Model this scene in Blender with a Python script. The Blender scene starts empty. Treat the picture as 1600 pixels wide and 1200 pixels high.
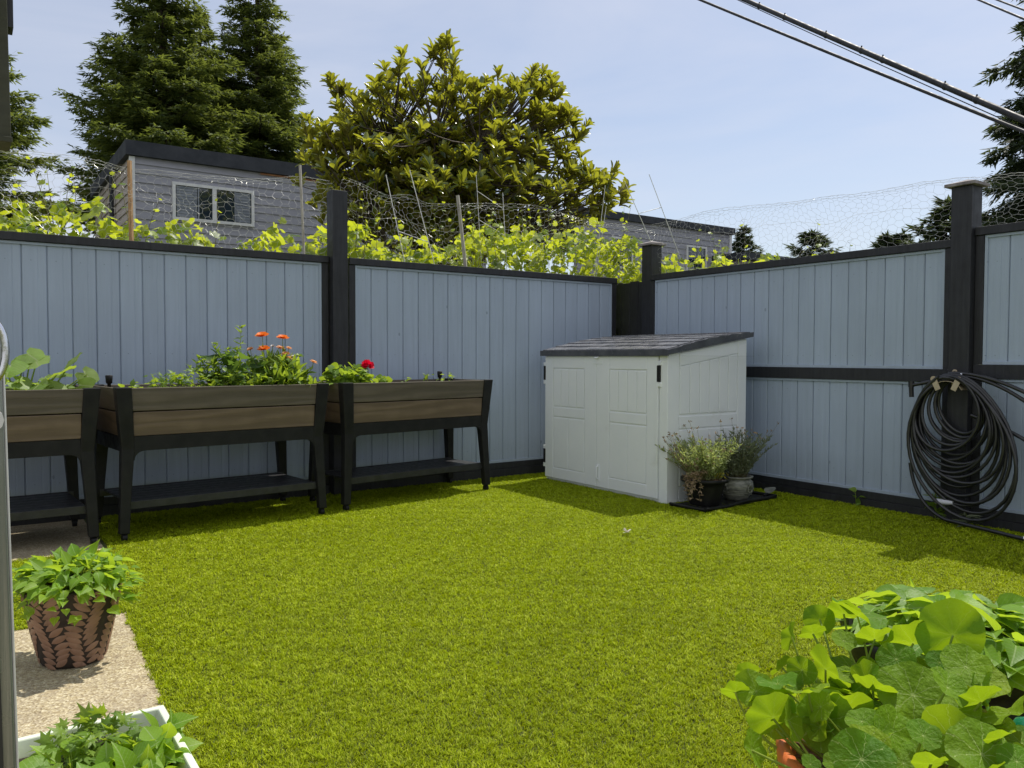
import bpy, math, random
import numpy as np
from mathutils import Vector, Matrix
R_ = math.radians
scene = bpy.context.scene
COL = scene.collection
rng = np.random.default_rng(7)
random.seed(7)

# ------------------------------------------------------------------ mesh builder
class MB:
    def __init__(s):
        s.v = []; s.f = []; s.uv = []; s.n = 0; s.smooth = []; s.mi = []
    def add(s, verts, faces, smooth=False, uv=None, mi=0):
        verts = np.asarray(verts, dtype=np.float64).reshape(-1, 3)
        if isinstance(faces, np.ndarray): groups = [faces]
        else:
            g = {}
            for f in faces: g.setdefault(len(f), []).append(f)
            groups = [np.array(x) for x in g.values()]
        for a in groups:
            s.f.append(a + s.n); s.smooth.append(smooth); s.mi.append(mi)
        s.v.append(verts)
        s.uv.append(np.zeros((len(verts), 2)) if uv is None else np.asarray(uv))
        s.n += len(verts)
        return s
    def box(s, x0, x1, y0, y1, z0, z1, M=None, mi=0):
        v = np.array([(x0,y0,z0),(x1,y0,z0),(x1,y1,z0),(x0,y1,z0),(x0,y0,z1),(x1,y0,z1),(x1,y1,z1),(x0,y1,z1)], float)
        return s.hexa(v, M, mi)
    def hexa(s, v, M=None, mi=0):
        v = np.asarray(v, float)
        if M is not None: v = v @ M[:3,:3].T + M[:3,3]
        return s.add(v, np.array([(0,3,2,1),(4,5,6,7),(0,1,5,4),(1,2,6,5),(2,3,7,6),(3,0,4,7)]), mi=mi)
    def tube(s, pts, rad, seg=8, cap=True, smooth=True, squash=None, mi=0):
        pts = np.asarray(pts, float); n = len(pts)
        rad = np.full(n, rad, float) if np.isscalar(rad) else np.asarray(rad, float)
        t = np.gradient(pts, axis=0); t /= (np.linalg.norm(t, axis=1, keepdims=True) + 1e-12)
        ref = np.array([0,0,1.]) if abs(t[0][2]) < .9 else np.array([1.,0,0])
        u = np.cross(t[0], ref); u /= np.linalg.norm(u)
        ang = np.arange(seg) / seg * 2 * math.pi
        out = []
        for i in range(n):
            u = u - t[i] * np.dot(u, t[i]); u /= (np.linalg.norm(u) + 1e-12)
            w = np.cross(t[i], u)
            out.append(pts[i] + rad[i] * (np.cos(ang)[:,None]*u + np.sin(ang)[:,None]*w))
        v = np.concatenate(out)
        i, j = np.meshgrid(np.arange(n-1), np.arange(seg), indexing='ij')
        j2 = (j+1) % seg
        f = np.stack([i*seg+j, i*seg+j2, (i+1)*seg+j2, (i+1)*seg+j], -1).reshape(-1,4)
        s.add(v, f, smooth, mi=mi)
        if cap and seg > 2:
            s.add(v[:seg], [tuple(range(seg))[::-1]], mi=mi); s.add(v[-seg:], [tuple(range(seg))], mi=mi)
        return s
    def lathe(s, prof, c=(0,0,0), seg=32, smooth=True, cap0=True, cap1=False, sx=1, sy=1, mi=0):
        prof = np.asarray(prof, float); n = len(prof)
        a = np.arange(seg)/seg*2*math.pi
        v = np.zeros((n, seg, 3))
        v[:,:,0] = c[0] + prof[:,0:1]*np.cos(a)*sx; v[:,:,1] = c[1] + prof[:,0:1]*np.sin(a)*sy; v[:,:,2] = c[2] + prof[:,1:2]
        i, j = np.meshgrid(np.arange(n-1), np.arange(seg), indexing='ij'); j2 = (j+1) % seg
        f = np.stack([i*seg+j, i*seg+j2, (i+1)*seg+j2, (i+1)*seg+j], -1).reshape(-1,4)
        s.add(v.reshape(-1,3), f, smooth, mi=mi)
        if cap0: s.add(v[0], [tuple(range(seg))[::-1]], mi=mi)
        if cap1: s.add(v[-1], [tuple(range(seg))], mi=mi)
        return s
    def build(s, name, mat, parent=None, loc=(0,0,0), bevel=0, rotz=0):
        me = bpy.data.meshes.new(name)
        V = np.concatenate(s.v)
        me.vertices.add(len(V)); me.vertices.foreach_set('co', V.astype(np.float32).ravel())
        tot = sum(a.size for a in s.f); nf = sum(len(a) for a in s.f)
        L = np.concatenate([a.ravel() for a in s.f]).astype(np.int32)
        sizes = np.concatenate([np.full(len(a), a.shape[1]) for a in s.f])
        start = np.concatenate([[0], np.cumsum(sizes)[:-1]]).astype(np.int32)
        me.loops.add(tot); me.loops.foreach_set('vertex_index', L)
        me.polygons.add(nf); me.polygons.foreach_set('loop_start', start)
        try: me.polygons.foreach_set('loop_total', sizes.astype(np.int32))
        except Exception: pass
        me.polygons.foreach_set('use_smooth', np.concatenate([np.full(len(a), sm) for a, sm in zip(s.f, s.smooth)]))
        me.polygons.foreach_set('material_index', np.concatenate([np.full(len(a), m, dtype=np.int32) for a, m in zip(s.f, s.mi)]))
        UV = np.concatenate(s.uv)
        if np.any(UV):
            l = me.uv_layers.new(name='UVMap'); l.data.foreach_set('uv', UV[L].astype(np.float32).ravel())
        me.update(calc_edges=True); me.validate()
        for m in (mat if isinstance(mat, (list, tuple)) else [mat]): me.materials.append(m)
        o = bpy.data.objects.new(name, me); COL.objects.link(o)
        o.location = loc; o.rotation_euler = (0,0,rotz)
        if parent is not None: o.parent = parent
        if bevel:
            b = o.modifiers.new('bevel', 'BEVEL'); b.width = bevel; b.segments = 2; b.limit_method = 'ANGLE'; b.angle_limit = R_(40)
        return o

def tag(o, label=None, cat=None, group=None, kind=None):
    if label: o['label'] = label
    if cat: o['category'] = cat
    if group: o['group'] = group
    if kind: o['kind'] = kind
    return o
def thing(name, label, cat, loc=(0,0,0), rotz=0, group=None):
    o = bpy.data.objects.new(name, None); COL.objects.link(o); o.empty_display_size = .1
    o.location = loc; o.rotation_euler = (0,0,rotz)
    return tag(o, label, cat, group)
def struct(name, mb, mat): return tag(mb.build(name, mat), kind='structure')
def nrm(a): a = np.asarray(a, float); return a / (np.linalg.norm(a, axis=-1, keepdims=True) + 1e-12)
def bez(p0, p1, p2, n=8):
    t = np.linspace(0,1,n)[:,None]; p0,p1,p2 = map(lambda p: np.asarray(p,float), (p0,p1,p2))
    return (1-t)**2*p0 + 2*t*(1-t)*p1 + t*t*p2

# ------------------------------------------------------------------ materials
def newmat(name):
    m = bpy.data.materials.new(name); m.use_nodes = True
    nt = m.node_tree; nt.nodes.clear()
    out = nt.nodes.new('ShaderNodeOutputMaterial')
    return m, nt, out
def N(nt, t, **kw):
    n = nt.nodes.new(t)
    for k, v in kw.items():
        if k in n.inputs.keys(): n.inputs[k].default_value = v
        else: setattr(n, k, v)
    return n
def ramp(nt, fac, stops):
    r = nt.nodes.new('ShaderNodeValToRGB'); e = r.color_ramp.elements
    while len(e) < len(stops): e.new(.5)
    for el, (p, c) in zip(e, stops):
        el.position = p; el.color = (c[0], c[1], c[2], 1)
    nt.links.new(fac, r.inputs['Fac']); return r.outputs['Color']
def mixc(nt, fac, a, b, mode='MIX'):
    m = nt.nodes.new('ShaderNodeMix'); m.data_type = 'RGBA'; m.blend_type = mode
    for sock, val in ((m.inputs['Factor'], fac), (m.inputs['A'], a), (m.inputs['B'], b)):
        pass
    S = [i for i in m.inputs if i.enabled]
    def put(sock, val):
        if hasattr(val, 'links') or isinstance(val, bpy.types.NodeSocket): nt.links.new(val, sock)
        elif isinstance(val, (tuple, list)): sock.default_value = (val[0], val[1], val[2], 1)
        else: sock.default_value = val
    put(m.inputs[0], fac); put(m.inputs[6], a); put(m.inputs[7], b)
    return m.outputs[2]
def coords(nt, kind='Object', scale=(1,1,1)):
    tc = nt.nodes.new('ShaderNodeTexCoord'); mp = nt.nodes.new('ShaderNodeMapping')
    mp.inputs['Scale'].default_value = scale
    nt.links.new(tc.outputs[kind], mp.inputs[0]); return mp.outputs[0]
def noise(nt, vec, scale, detail=4, rough=.6, dist=0):
    n = N(nt, 'ShaderNodeTexNoise', Scale=scale, Detail=detail, Roughness=rough, Distortion=dist)
    nt.links.new(vec, n.inputs['Vector']); return n.outputs['Fac']
def math_(nt, op, a, b=None, c=None):
    m = nt.nodes.new('ShaderNodeMath'); m.operation = op
    for i, v in enumerate((a, b, c)):
        if v is None: continue
        if isinstance(v, bpy.types.NodeSocket): nt.links.new(v, m.inputs[i])
        else: m.inputs[i].default_value = v
    return m.outputs[0]
def bump(nt, h, strength=.3, dist=.01):
    b = N(nt, 'ShaderNodeBump', Strength=strength, Distance=dist); nt.links.new(h, b.inputs['Height']); return b.outputs[0]
def surf(name, c1, c2, scale=6, rough=.6, stretch=(1,1,1), bump_s=.2, bump_d=.004, spec=.5, metal=0, detail=5, c3=None, dirt=None, lo=.35, hi=.65, coat=0, bscale=None):
    m, nt, out = newmat(name)
    v = coords(nt, 'Object', stretch)
    n = noise(nt, v, scale, detail)
    stops = [(lo, c1), (hi, c2)] + ([(min(.98, hi+.12), c3)] if c3 else [])
    col = ramp(nt, n, stops)
    if dirt:
        n2 = noise(nt, coords(nt, 'Object'), dirt[1], 6, .7)
        f = ramp(nt, n2, [(dirt[2], (0,0,0)), (dirt[3], (1,1,1))])
        col = mixc(nt, f, col, dirt[0])
    p = N(nt, 'ShaderNodeBsdfPrincipled', Roughness=rough, Metallic=metal)
    p.inputs['Specular IOR Level'].default_value = spec
    p.inputs['Coat Weight'].default_value = coat
    nt.links.new(col, p.inputs['Base Color'])
    nb = noise(nt, v, bscale or scale*3, detail)
    nt.links.new(bump(nt, nb, bump_s, bump_d), p.inputs['Normal'])
    rr = ramp(nt, noise(nt, coords(nt,'Object'), scale*1.7, 3), [(.3, (rough*.8,)*3), (.7, (min(1,rough*1.2),)*3)])
    nt.links.new(rr, p.inputs['Roughness'])
    nt.links.new(p.outputs[0], out.inputs[0])
    return m
def leafmat(name, cols, trans_col, trans=.45, rough=.4, spec=.5, under=None, veins=None, vein_col=(.4,.5,.2), big=None, transparent=0):
    """cols: dark->light list chosen at random per leaf"""
    m, nt, out = newmat(name)
    geo = nt.nodes.new('ShaderNodeNewGeometry')
    k = len(cols)
    col = ramp(nt, geo.outputs['Random Per Island'], [(i/(max(1,k-1)), c) for i, c in enumerate(cols)])
    n = noise(nt, coords(nt, 'Object'), 9, 4)
    col = mixc(nt, ramp(nt, n, [(.3, (.0,)*3), (.75, (.35,)*3)]), col, tuple(c*.45 for c in cols[0]))
    if veins:
        tc = nt.nodes.new('ShaderNodeTexCoord'); sp = nt.nodes.new('ShaderNodeSeparateXYZ'); nt.links.new(tc.outputs['UV'], sp.inputs[0])
        x = math_(nt, 'SUBTRACT', sp.outputs[0], .5); y = math_(nt, 'SUBTRACT', sp.outputs[1], .5 if veins == 'radial' else .1)
        if veins == 'radial':
            a = math_(nt, 'ARCTAN2', y, x)
            w = noise(nt, coords(nt, 'UV'), 7, 2)
            a = math_(nt, 'ADD', a, math_(nt, 'MULTIPLY', w, .5))
            a = math_(nt, 'MULTIPLY', a, 9/(2*math.pi))
            fr = math_(nt, 'ABSOLUTE', math_(nt, 'SUBTRACT', math_(nt, 'FRACT', a), .5))
            r = math_(nt, 'SQRT', math_(nt, 'ADD', math_(nt, 'MULTIPLY', x, x), math_(nt, 'MULTIPLY', y, y)))
            d = math_(nt, 'MULTIPLY', fr, r)
            line = math_(nt, 'LESS_THAN', d, .0075)
            cen = math_(nt, 'LESS_THAN', r, .03)
            vo = N(nt, 'ShaderNodeTexVoronoi', feature='DISTANCE_TO_EDGE', Scale=11.); nt.links.new(coords(nt,'UV'), vo.inputs['Vector'])
            fine = math_(nt, 'MULTIPLY', math_(nt, 'LESS_THAN', vo.outputs['Distance'], .02), .10)
            line = math_(nt, 'MAXIMUM', math_(nt, 'MAXIMUM', math_(nt,'MULTIPLY',line,.85), cen), fine)
        else:
            mid = math_(nt, 'LESS_THAN', math_(nt, 'ABSOLUTE', x), .022)
            q = math_(nt, 'SUBTRACT', math_(nt, 'MULTIPLY', sp.outputs[1], 7), math_(nt, 'MULTIPLY', math_(nt, 'ABSOLUTE', x), 6))
            side = math_(nt, 'MULTIPLY', math_(nt, 'LESS_THAN', math_(nt, 'ABSOLUTE', math_(nt,'SUBTRACT', math_(nt, 'FRACT', q), .5)), .06), .5)
            line = math_(nt, 'MAXIMUM', mid, side)
        col = mixc(nt, line, col, vein_col)
    top = col
    if under:
        top = mixc(nt, geo.outputs['Backfacing'], col, under)
    p = N(nt, 'ShaderNodeBsdfPrincipled', Roughness=rough); p.inputs['Specular IOR Level'].default_value = spec
    nt.links.new(top, p.inputs['Base Color'])
    t = nt.nodes.new('ShaderNodeBsdfTranslucent')
    tcol = mixc(nt, .65, col, trans_col); 
    nt.links.new(tcol, t.inputs['Color'])
    mx = nt.nodes.new('ShaderNodeMixShader'); mx.inputs[0].default_value = trans
    nt.links.new(p.outputs[0], mx.inputs[1]); nt.links.new(t.outputs[0], mx.inputs[2])
    nb = noise(nt, coords(nt, 'UV' if veins else 'Object'), 14 if veins else 60, 3)
    if veins == 'radial': nb = math_(nt, 'SUBTRACT', math_(nt,'MULTIPLY',noise(nt, coords(nt,'UV'), 9, 3),1.6), math_(nt,'MULTIPLY',line,.5))
    nt.links.new(bump(nt, nb, .6 if veins == 'radial' else .35, .006 if veins=='radial' else .004), p.inputs['Normal'])
    nt.links.new(mx.outputs[0], out.inputs[0])
    return m

M = {}
# fence paint: blue grey boards, vertical grain
def paint(name, base, var=.12):
    m, nt, out = newmat(name)
    b = np.array(base)
    v = coords(nt, 'Object', (9, 9, .45))
    n1 = noise(nt, v, 3, 6, .65)
    n2 = noise(nt, coords(nt, 'Object', (1,1,1)), 1.3, 4)
    geo = nt.nodes.new('ShaderNodeNewGeometry')
    col = ramp(nt, n1, [(.25, tuple(b*(1-var))), (.6, tuple(b)), (.85, tuple(b*(1+var*.8)))])
    col = mixc(nt, ramp(nt, n2, [(.35, (0,)*3), (.75, (.5,)*3)]), col, tuple(b*.8))
    isl = ramp(nt, geo.outputs['Random Per Island'], [(0, (.955,)*3), (1, (1.03,)*3)])
    col = mixc(nt, 1.0, col, isl, 'MULTIPLY')
    # grime near the ground and a few knots / nail marks
    sx = nt.nodes.new('ShaderNodeSeparateXYZ'); nt.links.new(coords(nt,'Object'), sx.inputs[0])
    g = math_(nt, 'SUBTRACT', .42, sx.outputs[2]); g = math_(nt, 'MULTIPLY', g, 1.1)
    g = math_(nt, 'MAXIMUM', g, 0); g = math_(nt, 'MULTIPLY', g, noise(nt, coords(nt,'Object'), 6, 5))
    col = mixc(nt, g, col, (.10,.11,.09))
    vo = N(nt, 'ShaderNodeTexVoronoi', Scale=3.1); nt.links.new(coords(nt, 'Object', (1.6,1.6,.9)), vo.inputs['Vector'])
    k = math_(nt, 'MULTIPLY', math_(nt, 'LESS_THAN', vo.outputs['Distance'], .045), .6)
    col = mixc(nt, k, col, tuple(b*.45))
    fx = math_(nt, 'ABSOLUTE', math_(nt, 'SUBTRACT', math_(nt, 'FRACT', math_(nt, 'MULTIPLY', sx.outputs[0], 6.44)), .5))
    nx = math_(nt, 'LESS_THAN', fx, .022); hit = None
    for zz in (.28, .93, 1.22, 1.88):
        h_ = math_(nt, 'LESS_THAN', math_(nt, 'ABSOLUTE', math_(nt, 'SUBTRACT', sx.outputs[2], zz)), .0035)
        hit = h_ if hit is None else math_(nt, 'MAXIMUM', hit, h_)
    col = mixc(nt, math_(nt, 'MULTIPLY', math_(nt, 'MULTIPLY', nx, hit), .55), col, tuple(b*.35))
    # drips and faded patches
    dr = noise(nt, coords(nt, 'Object', (22,22,.9)), 2.2, 4, .7)
    col = mixc(nt, ramp(nt, dr, [(.58,(0,)*3),(.72,(.22,)*3)]), col, tuple(b*1.25))
    p = N(nt, 'ShaderNodeBsdfPrincipled', Roughness=.55)
    p.inputs['Specular IOR Level'].default_value = .35
    nt.links.new(col, p.inputs['Base Color'])
    nt.links.new(bump(nt, noise(nt, coords(nt,'Object',(14,14,.7)), 5, 6, .7), .35, .006), p.inputs['Normal'])
    nt.links.new(p.outputs[0], out.inputs[0]); return m
M['fence'] = paint('fence_paint', (.40,.475,.58))
M['dark'] = surf('charcoal_paint', (.011,.0115,.014), (.021,.022,.026), 5, .55, (8,8,.6), .35, .004)
M['dark_cap'] = surf('weathered_cap', (.16,.14,.14), (.32,.29,.28), 12, .8)
M['plastic_black'] = surf('black_plastic', (.009,.009,.009), (.017,.017,.016), 10, .5, spec=.25, bump_s=.1)
M['shelf'] = surf('grey_shelf_plastic', (.014,.014,.016), (.028,.028,.031), 14, .42, (1,6,1))
def wood(name, a, b):
    m, nt, out = newmat(name)
    w = N(nt, 'ShaderNodeTexWave', Scale=.9, Distortion=14., Detail=3.); w.bands_direction = 'Z'
    w.inputs['Detail Scale'].default_value = 1.2
    nt.links.new(coords(nt, 'Object', (.5, 1, 5)), w.inputs['Vector'])
    n = noise(nt, coords(nt, 'Object', (3,3,50)), 3, 5)
    f = math_(nt, 'ADD', math_(nt, 'MULTIPLY', w.outputs['Fac'], .5), math_(nt, 'MULTIPLY', n, .5))
    col = ramp(nt, f, [(.25, a), (.75, b)])
    n2 = noise(nt, coords(nt,'Object'), 4, 4)
    col = mixc(nt, ramp(nt, n2, [(.4,(0,)*3),(.7,(.5,)*3)]), col, tuple(np.array(a)*.8))
    p = N(nt, 'ShaderNodeBsdfPrincipled', Roughness=.6); nt.links.new(col, p.inputs['Base Color'])
    nt.links.new(bump(nt, f, .5, .004), p.inputs['Normal'])
    nt.links.new(p.outputs[0], out.inputs[0]); return m
M['plank_grey'] = wood('grey_brown_plank', (.095,.078,.052), (.135,.110,.078))
M['plank_brown'] = wood('warm_brown_plank', (.125,.088,.052), (.18,.128,.080))
M['soil'] = surf('potting_soil', (.018,.012,.008), (.09,.06,.04), 45, .95, bump_s=1, bump_d=.02)
M['mulch'] = surf('dry_mulch', (.10,.05,.025), (.34,.20,.11), 60, .95, bump_s=1, bump_d=.02)
M['shed'] = surf('pale_vinyl', (.80,.83,.845), (.84,.865,.875), 3, .42, bump_s=.08, bump_d=.002, bscale=90, dirt=((.60,.60,.56), 2.2, .6, .9))
M['shed_lid'] = surf('dark_lid_plastic', (.06,.062,.072), (.10,.102,.112), 8, .24, bump_s=.15)
M['shed_tile'] = surf('sunlit_lid_tiles', (.085,.088,.10), (.21,.21,.22), 9, .25)  # paler than the lid: sun and sky glare painted into the tile colour
M['wire'] = surf('galvanised_wire', (.50,.50,.46), (.72,.72,.68), 30, .35, metal=.25)
M['stake_wood'] = surf('wooden_stake', (.30,.17,.08), (.48,.30,.15), 10, .8, (6,6,1))
M['stake_grey'] = surf('weathered_stake', (.26,.24,.21), (.42,.40,.36), 10, .8, (6,6,1))
M['stake_white'] = surf('white_wire_stake', (.6,.6,.58), (.75,.75,.72), 20, .5)
M['hose'] = surf('black_rubber_hose', (.010,.010,.011), (.022,.022,.024), 10, .33, bump_s=.1, spec=.6)
M['holder'] = surf('beige_metal', (.42,.34,.23), (.52,.43,.30), 14, .5, dirt=((.22,.10,.04), 12, .6, .75))
M['white_grip'] = surf('pale_plastic', (.50,.50,.54), (.58,.58,.62), 10, .5)
M['chrome'] = surf('bright_metal', (.6,.6,.6), (.75,.75,.75), 10, .2, metal=1)
M['siding'] = surf('house_siding', (.28,.28,.32), (.34,.34,.385), 2, .75, (1,1,6))
M['siding2'] = surf('house_siding_side', (.36,.31,.28), (.42,.37,.34), 2, .75, (1,1,6))
M['roof_dark'] = surf('roof_fascia', (.018,.022,.03), (.032,.036,.046), 3, .7)
M['trim'] = surf('white_trim', (.60,.61,.62), (.70,.70,.70), 8, .5)
M['rust_flash'] = surf('rusty_flashing', (.30,.12,.06), (.42,.2,.10), 8, .7)
M['blind'] = surf('blind_slats', (.16,.18,.22), (.26,.28,.32), 8, .6)
M['black'] = surf('dark_interior', (.008,.009,.012), (.015,.016,.02), 4, .8)
M['tan_pot'] = surf('brown_leaf_relief', (.21,.115,.075), (.31,.18,.125), 7, .5, bump_s=.3, bump_d=.003, dirt=((.07,.04,.03), 9, .5, .85))
M['pot_groove'] = surf('dark_brown_groove', (.020,.012,.010), (.035,.022,.016), 12, .7)
M['terracotta'] = surf('orange_terracotta', (.50,.11,.025), (.62,.17,.045), 9, .45, dirt=((.35,.16,.08), 8, .55, .8))
M['cream'] = surf('pale_green_plastic', (.60,.66,.52), (.68,.73,.60), 6, .4, dirt=((.45,.48,.35), 7, .55, .9))
M['ceramic'] = surf('grey_glazed_ceramic', (.10,.105,.085), (.28,.28,.23), 16, .35, (1,1,3), bump_s=.5)
M['bark'] = surf('bark', (.035,.026,.018), (.11,.085,.06), 14, .9, (1,1,.25), 1, .03)
M['twig'] = surf('green_brown_stem', (.10,.10,.035), (.20,.17,.07), 14, .7)
M['cable'] = surf('black_cable', (.012,.012,.014), (.03,.03,.032), 8, .6)
M['frame_metal'] = surf('brushed_door_metal', (.20,.215,.20), (.32,.34,.32), 4, .28, (20,20,.5), metal=.7)
M['frame_pale'] = surf('pale_door_edge', (.55,.56,.55), (.7,.7,.68), 4, .35, metal=.3)
M['frame_dark'] = surf('dark_door_seal', (.010,.012,.012), (.02,.022,.022), 4, .5)
M['eave'] = surf('olive_beam', (.030,.032,.016), (.050,.052,.028), 6, .7, (1,1,4))
m, nt, out = newmat('window_glass'); p = N(nt, 'ShaderNodeBsdfPrincipled', Roughness=.03); p.inputs['Base Color'].default_value = (.018,.03,.045,1); p.inputs['Specular IOR Level'].default_value = .9; nt.links.new(p.outputs[0], out.inputs[0]); M['glass'] = m
m, nt, out = newmat('green_glass'); p = N(nt, 'ShaderNodeBsdfPrincipled', Roughness=.08); p.inputs['Base Color'].default_value = (.02,.30,.16,1); p.inputs['Transmission Weight'].default_value = .5; nt.links.new(p.outputs[0], out.inputs[0]); M['green_glass'] = m

# foliage
M['grass'] = None
M['magnolia'] = leafmat('magnolia_leaf', [(.02,.055,.016),(.035,.085,.02),(.08,.14,.022),(.17,.22,.03),(.40,.40,.06)], (.66,.66,.03), .42, .24, .8, under=(.15,.12,.035))
M['grape'] = leafmat('grape_leaf', [(.04,.10,.015),(.10,.20,.02),(.20,.32,.03),(.32,.42,.05),(.42,.48,.14)], (.80,.86,.02), .55, .42, .45, under=(.22,.28,.13))
M['spruce'] = leafmat('spruce_needles', [(.035,.060,.020),(.06,.10,.026),(.11,.15,.036),(.21,.235,.06)], (.32,.38,.05), .38, .6, .3)
M['spruce_dark'] = leafmat('dark_needles', [(.022,.038,.020),(.038,.060,.028),(.065,.092,.038)], (.14,.18,.04), .3, .6, .3)
M['squash'] = leafmat('squash_leaf', [(.14,.25,.045),(.24,.38,.09),(.36,.48,.17)], (.65,.80,.05), .5, .5, .4, veins='mid', vein_col=(.35,.42,.20))
M['herb'] = leafmat('herb_leaf', [(.08,.16,.02),(.15,.26,.03),(.25,.36,.06)], (.55,.70,.04), .45, .45, .4)
M['herb_dark'] = leafmat('dark_herb_leaf', [(.035,.08,.02),(.07,.14,.03),(.10,.18,.04)], (.25,.4,.04), .4, .4, .4)
M['nast'] = leafmat('nasturtium_leaf', [(.06,.17,.010),(.11,.24,.012),(.17,.30,.016),(.24,.36,.02)], (.55,.74,.012), .44, .5, .14, under=(.10,.24,.012), veins='radial', vein_col=(.36,.46,.14))
M['nast_stem'] = leafmat('nasturtium_stem', [(.22,.34,.04),(.34,.42,.06)], (.5,.6,.05), .35, .4, .4)
M['pepper'] = leafmat('pointed_leaf', [(.11,.25,.02),(.18,.34,.025),(.26,.42,.04)], (.62,.80,.03), .5, .45, .3, veins='mid', vein_col=(.30,.42,.14))
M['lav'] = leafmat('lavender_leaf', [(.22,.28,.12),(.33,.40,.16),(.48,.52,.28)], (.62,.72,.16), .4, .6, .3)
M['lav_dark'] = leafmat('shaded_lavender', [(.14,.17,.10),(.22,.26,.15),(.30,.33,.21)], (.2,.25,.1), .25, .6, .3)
M['lav_dead'] = leafmat('dry_stems', [(.28,.20,.12),(.40,.30,.20)], (.4,.3,.15), .2, .7, .2)
M['fl_orange'] = leafmat('orange_petal', [(.85,.20,.01),(.95,.30,.02)], (1,.3,.01), .4, .5, .3)
M['fl_peach'] = leafmat('peach_petal', [(.75,.32,.10),(.85,.44,.20)], (.9,.45,.15), .4, .5, .3)
M['fl_red'] = leafmat('crimson_petal', [(.70,.005,.03),(.85,.01,.06)], (.9,.01,.05), .35, .5, .3)
M['fl_white'] = leafmat('dry_white_petal', [(.6,.55,.5),(.75,.72,.68)], (.7,.6,.5), .3, .6, .3)
M['bud'] = leafmat('brown_bud', [(.10,.05,.02),(.20,.12,.05)], (.2,.1,.03), .2, .6, .3)
# lawn blades
m, nt, out = newmat('turf_blade')
geo = nt.nodes.new('ShaderNodeNewGeometry')
col = ramp(nt, geo.outputs['Random Per Island'], [(0,(.19,.27,.003)),(.5,(.34,.425,.005)),(.88,(.45,.52,.010)),(1,(.62,.66,.09))])
pn = noise(nt, geo.outputs['Position'], 2.1, 5, .6)
col = mixc(nt, ramp(nt, pn, [(.4,(0,)*3),(.7,(.35,)*3)]), col, (.15,.20,.008))
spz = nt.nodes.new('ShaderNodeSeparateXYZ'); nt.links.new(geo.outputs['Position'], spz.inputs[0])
dk = ramp(nt, math_(nt, 'MULTIPLY', spz.outputs[2], 52.), [(.08,(.10,.10,.09)),(.7,(1.12,1.12,1.12))])  # shade between the blades, painted in as darker blade feet
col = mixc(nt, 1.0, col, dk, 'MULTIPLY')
p = N(nt, 'ShaderNodeBsdfPrincipled', Roughness=.55); p.inputs['Specular IOR Level'].default_value = .16
nt.links.new(col, p.inputs['Base Color'])
t = nt.nodes.new('ShaderNodeBsdfTranslucent'); nt.links.new(mixc(nt, .5, col, (.62,.74,.005)), t.inputs['Color'])
mx = nt.nodes.new('ShaderNodeMixShader'); mx.inputs[0].default_value = .35
nt.links.new(p.outputs[0], mx.inputs[1]); nt.links.new(t.outputs[0], mx.inputs[2]); nt.links.new(mx.outputs[0], out.inputs[0])
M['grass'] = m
M['turf_base'] = surf('turf_backing', (.030,.042,.008), (.07,.085,.014), 30, .9)
M['ground'] = surf('neighbour_ground', (.04,.06,.02), (.10,.11,.05), 1.2, .95, dirt=((.12,.09,.06), .6, .5, .7))
# concrete
m, nt, out = newmat('exposed_concrete')
v = coords(nt, 'Object')
vo = N(nt, 'ShaderNodeTexVoronoi', Scale=150.); nt.links.new(v, vo.inputs['Vector'])
sp = nt.nodes.new('ShaderNodeSeparateColor'); nt.links.new(vo.outputs['Color'], sp.inputs[0])
col = ramp(nt, sp.outputs[0], [(0,(.20,.15,.07)),(.3,(.37,.30,.17)),(.7,(.47,.40,.25)),(1,(.60,.54,.38))])
col = mixc(nt, ramp(nt, noise(nt, v, 3, 5), [(.45,(0,)*3),(.75,(.5,)*3)]), col, (.17,.13,.09))
col = mixc(nt, ramp(nt, noise(nt, v, 7, 6, .7), [(.55,(0,)*3),(.68,(.6,)*3)]), col, (.15,.11,.07))
col = mixc(nt, ramp(nt, noise(nt, v, 60, 3), [(.45,(0,)*3),(.6,(.5,)*3)]), col, (.24,.19,.13))
p = N(nt, 'ShaderNodeBsdfPrincipled', Roughness=.85); nt.links.new(col, p.inputs['Base Color'])
nt.links.new(bump(nt, vo.outputs['Distance'], .6, .004), p.inputs['Normal']); nt.links.new(p.outputs[0], out.inputs[0])
M['concrete'] = m

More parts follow.
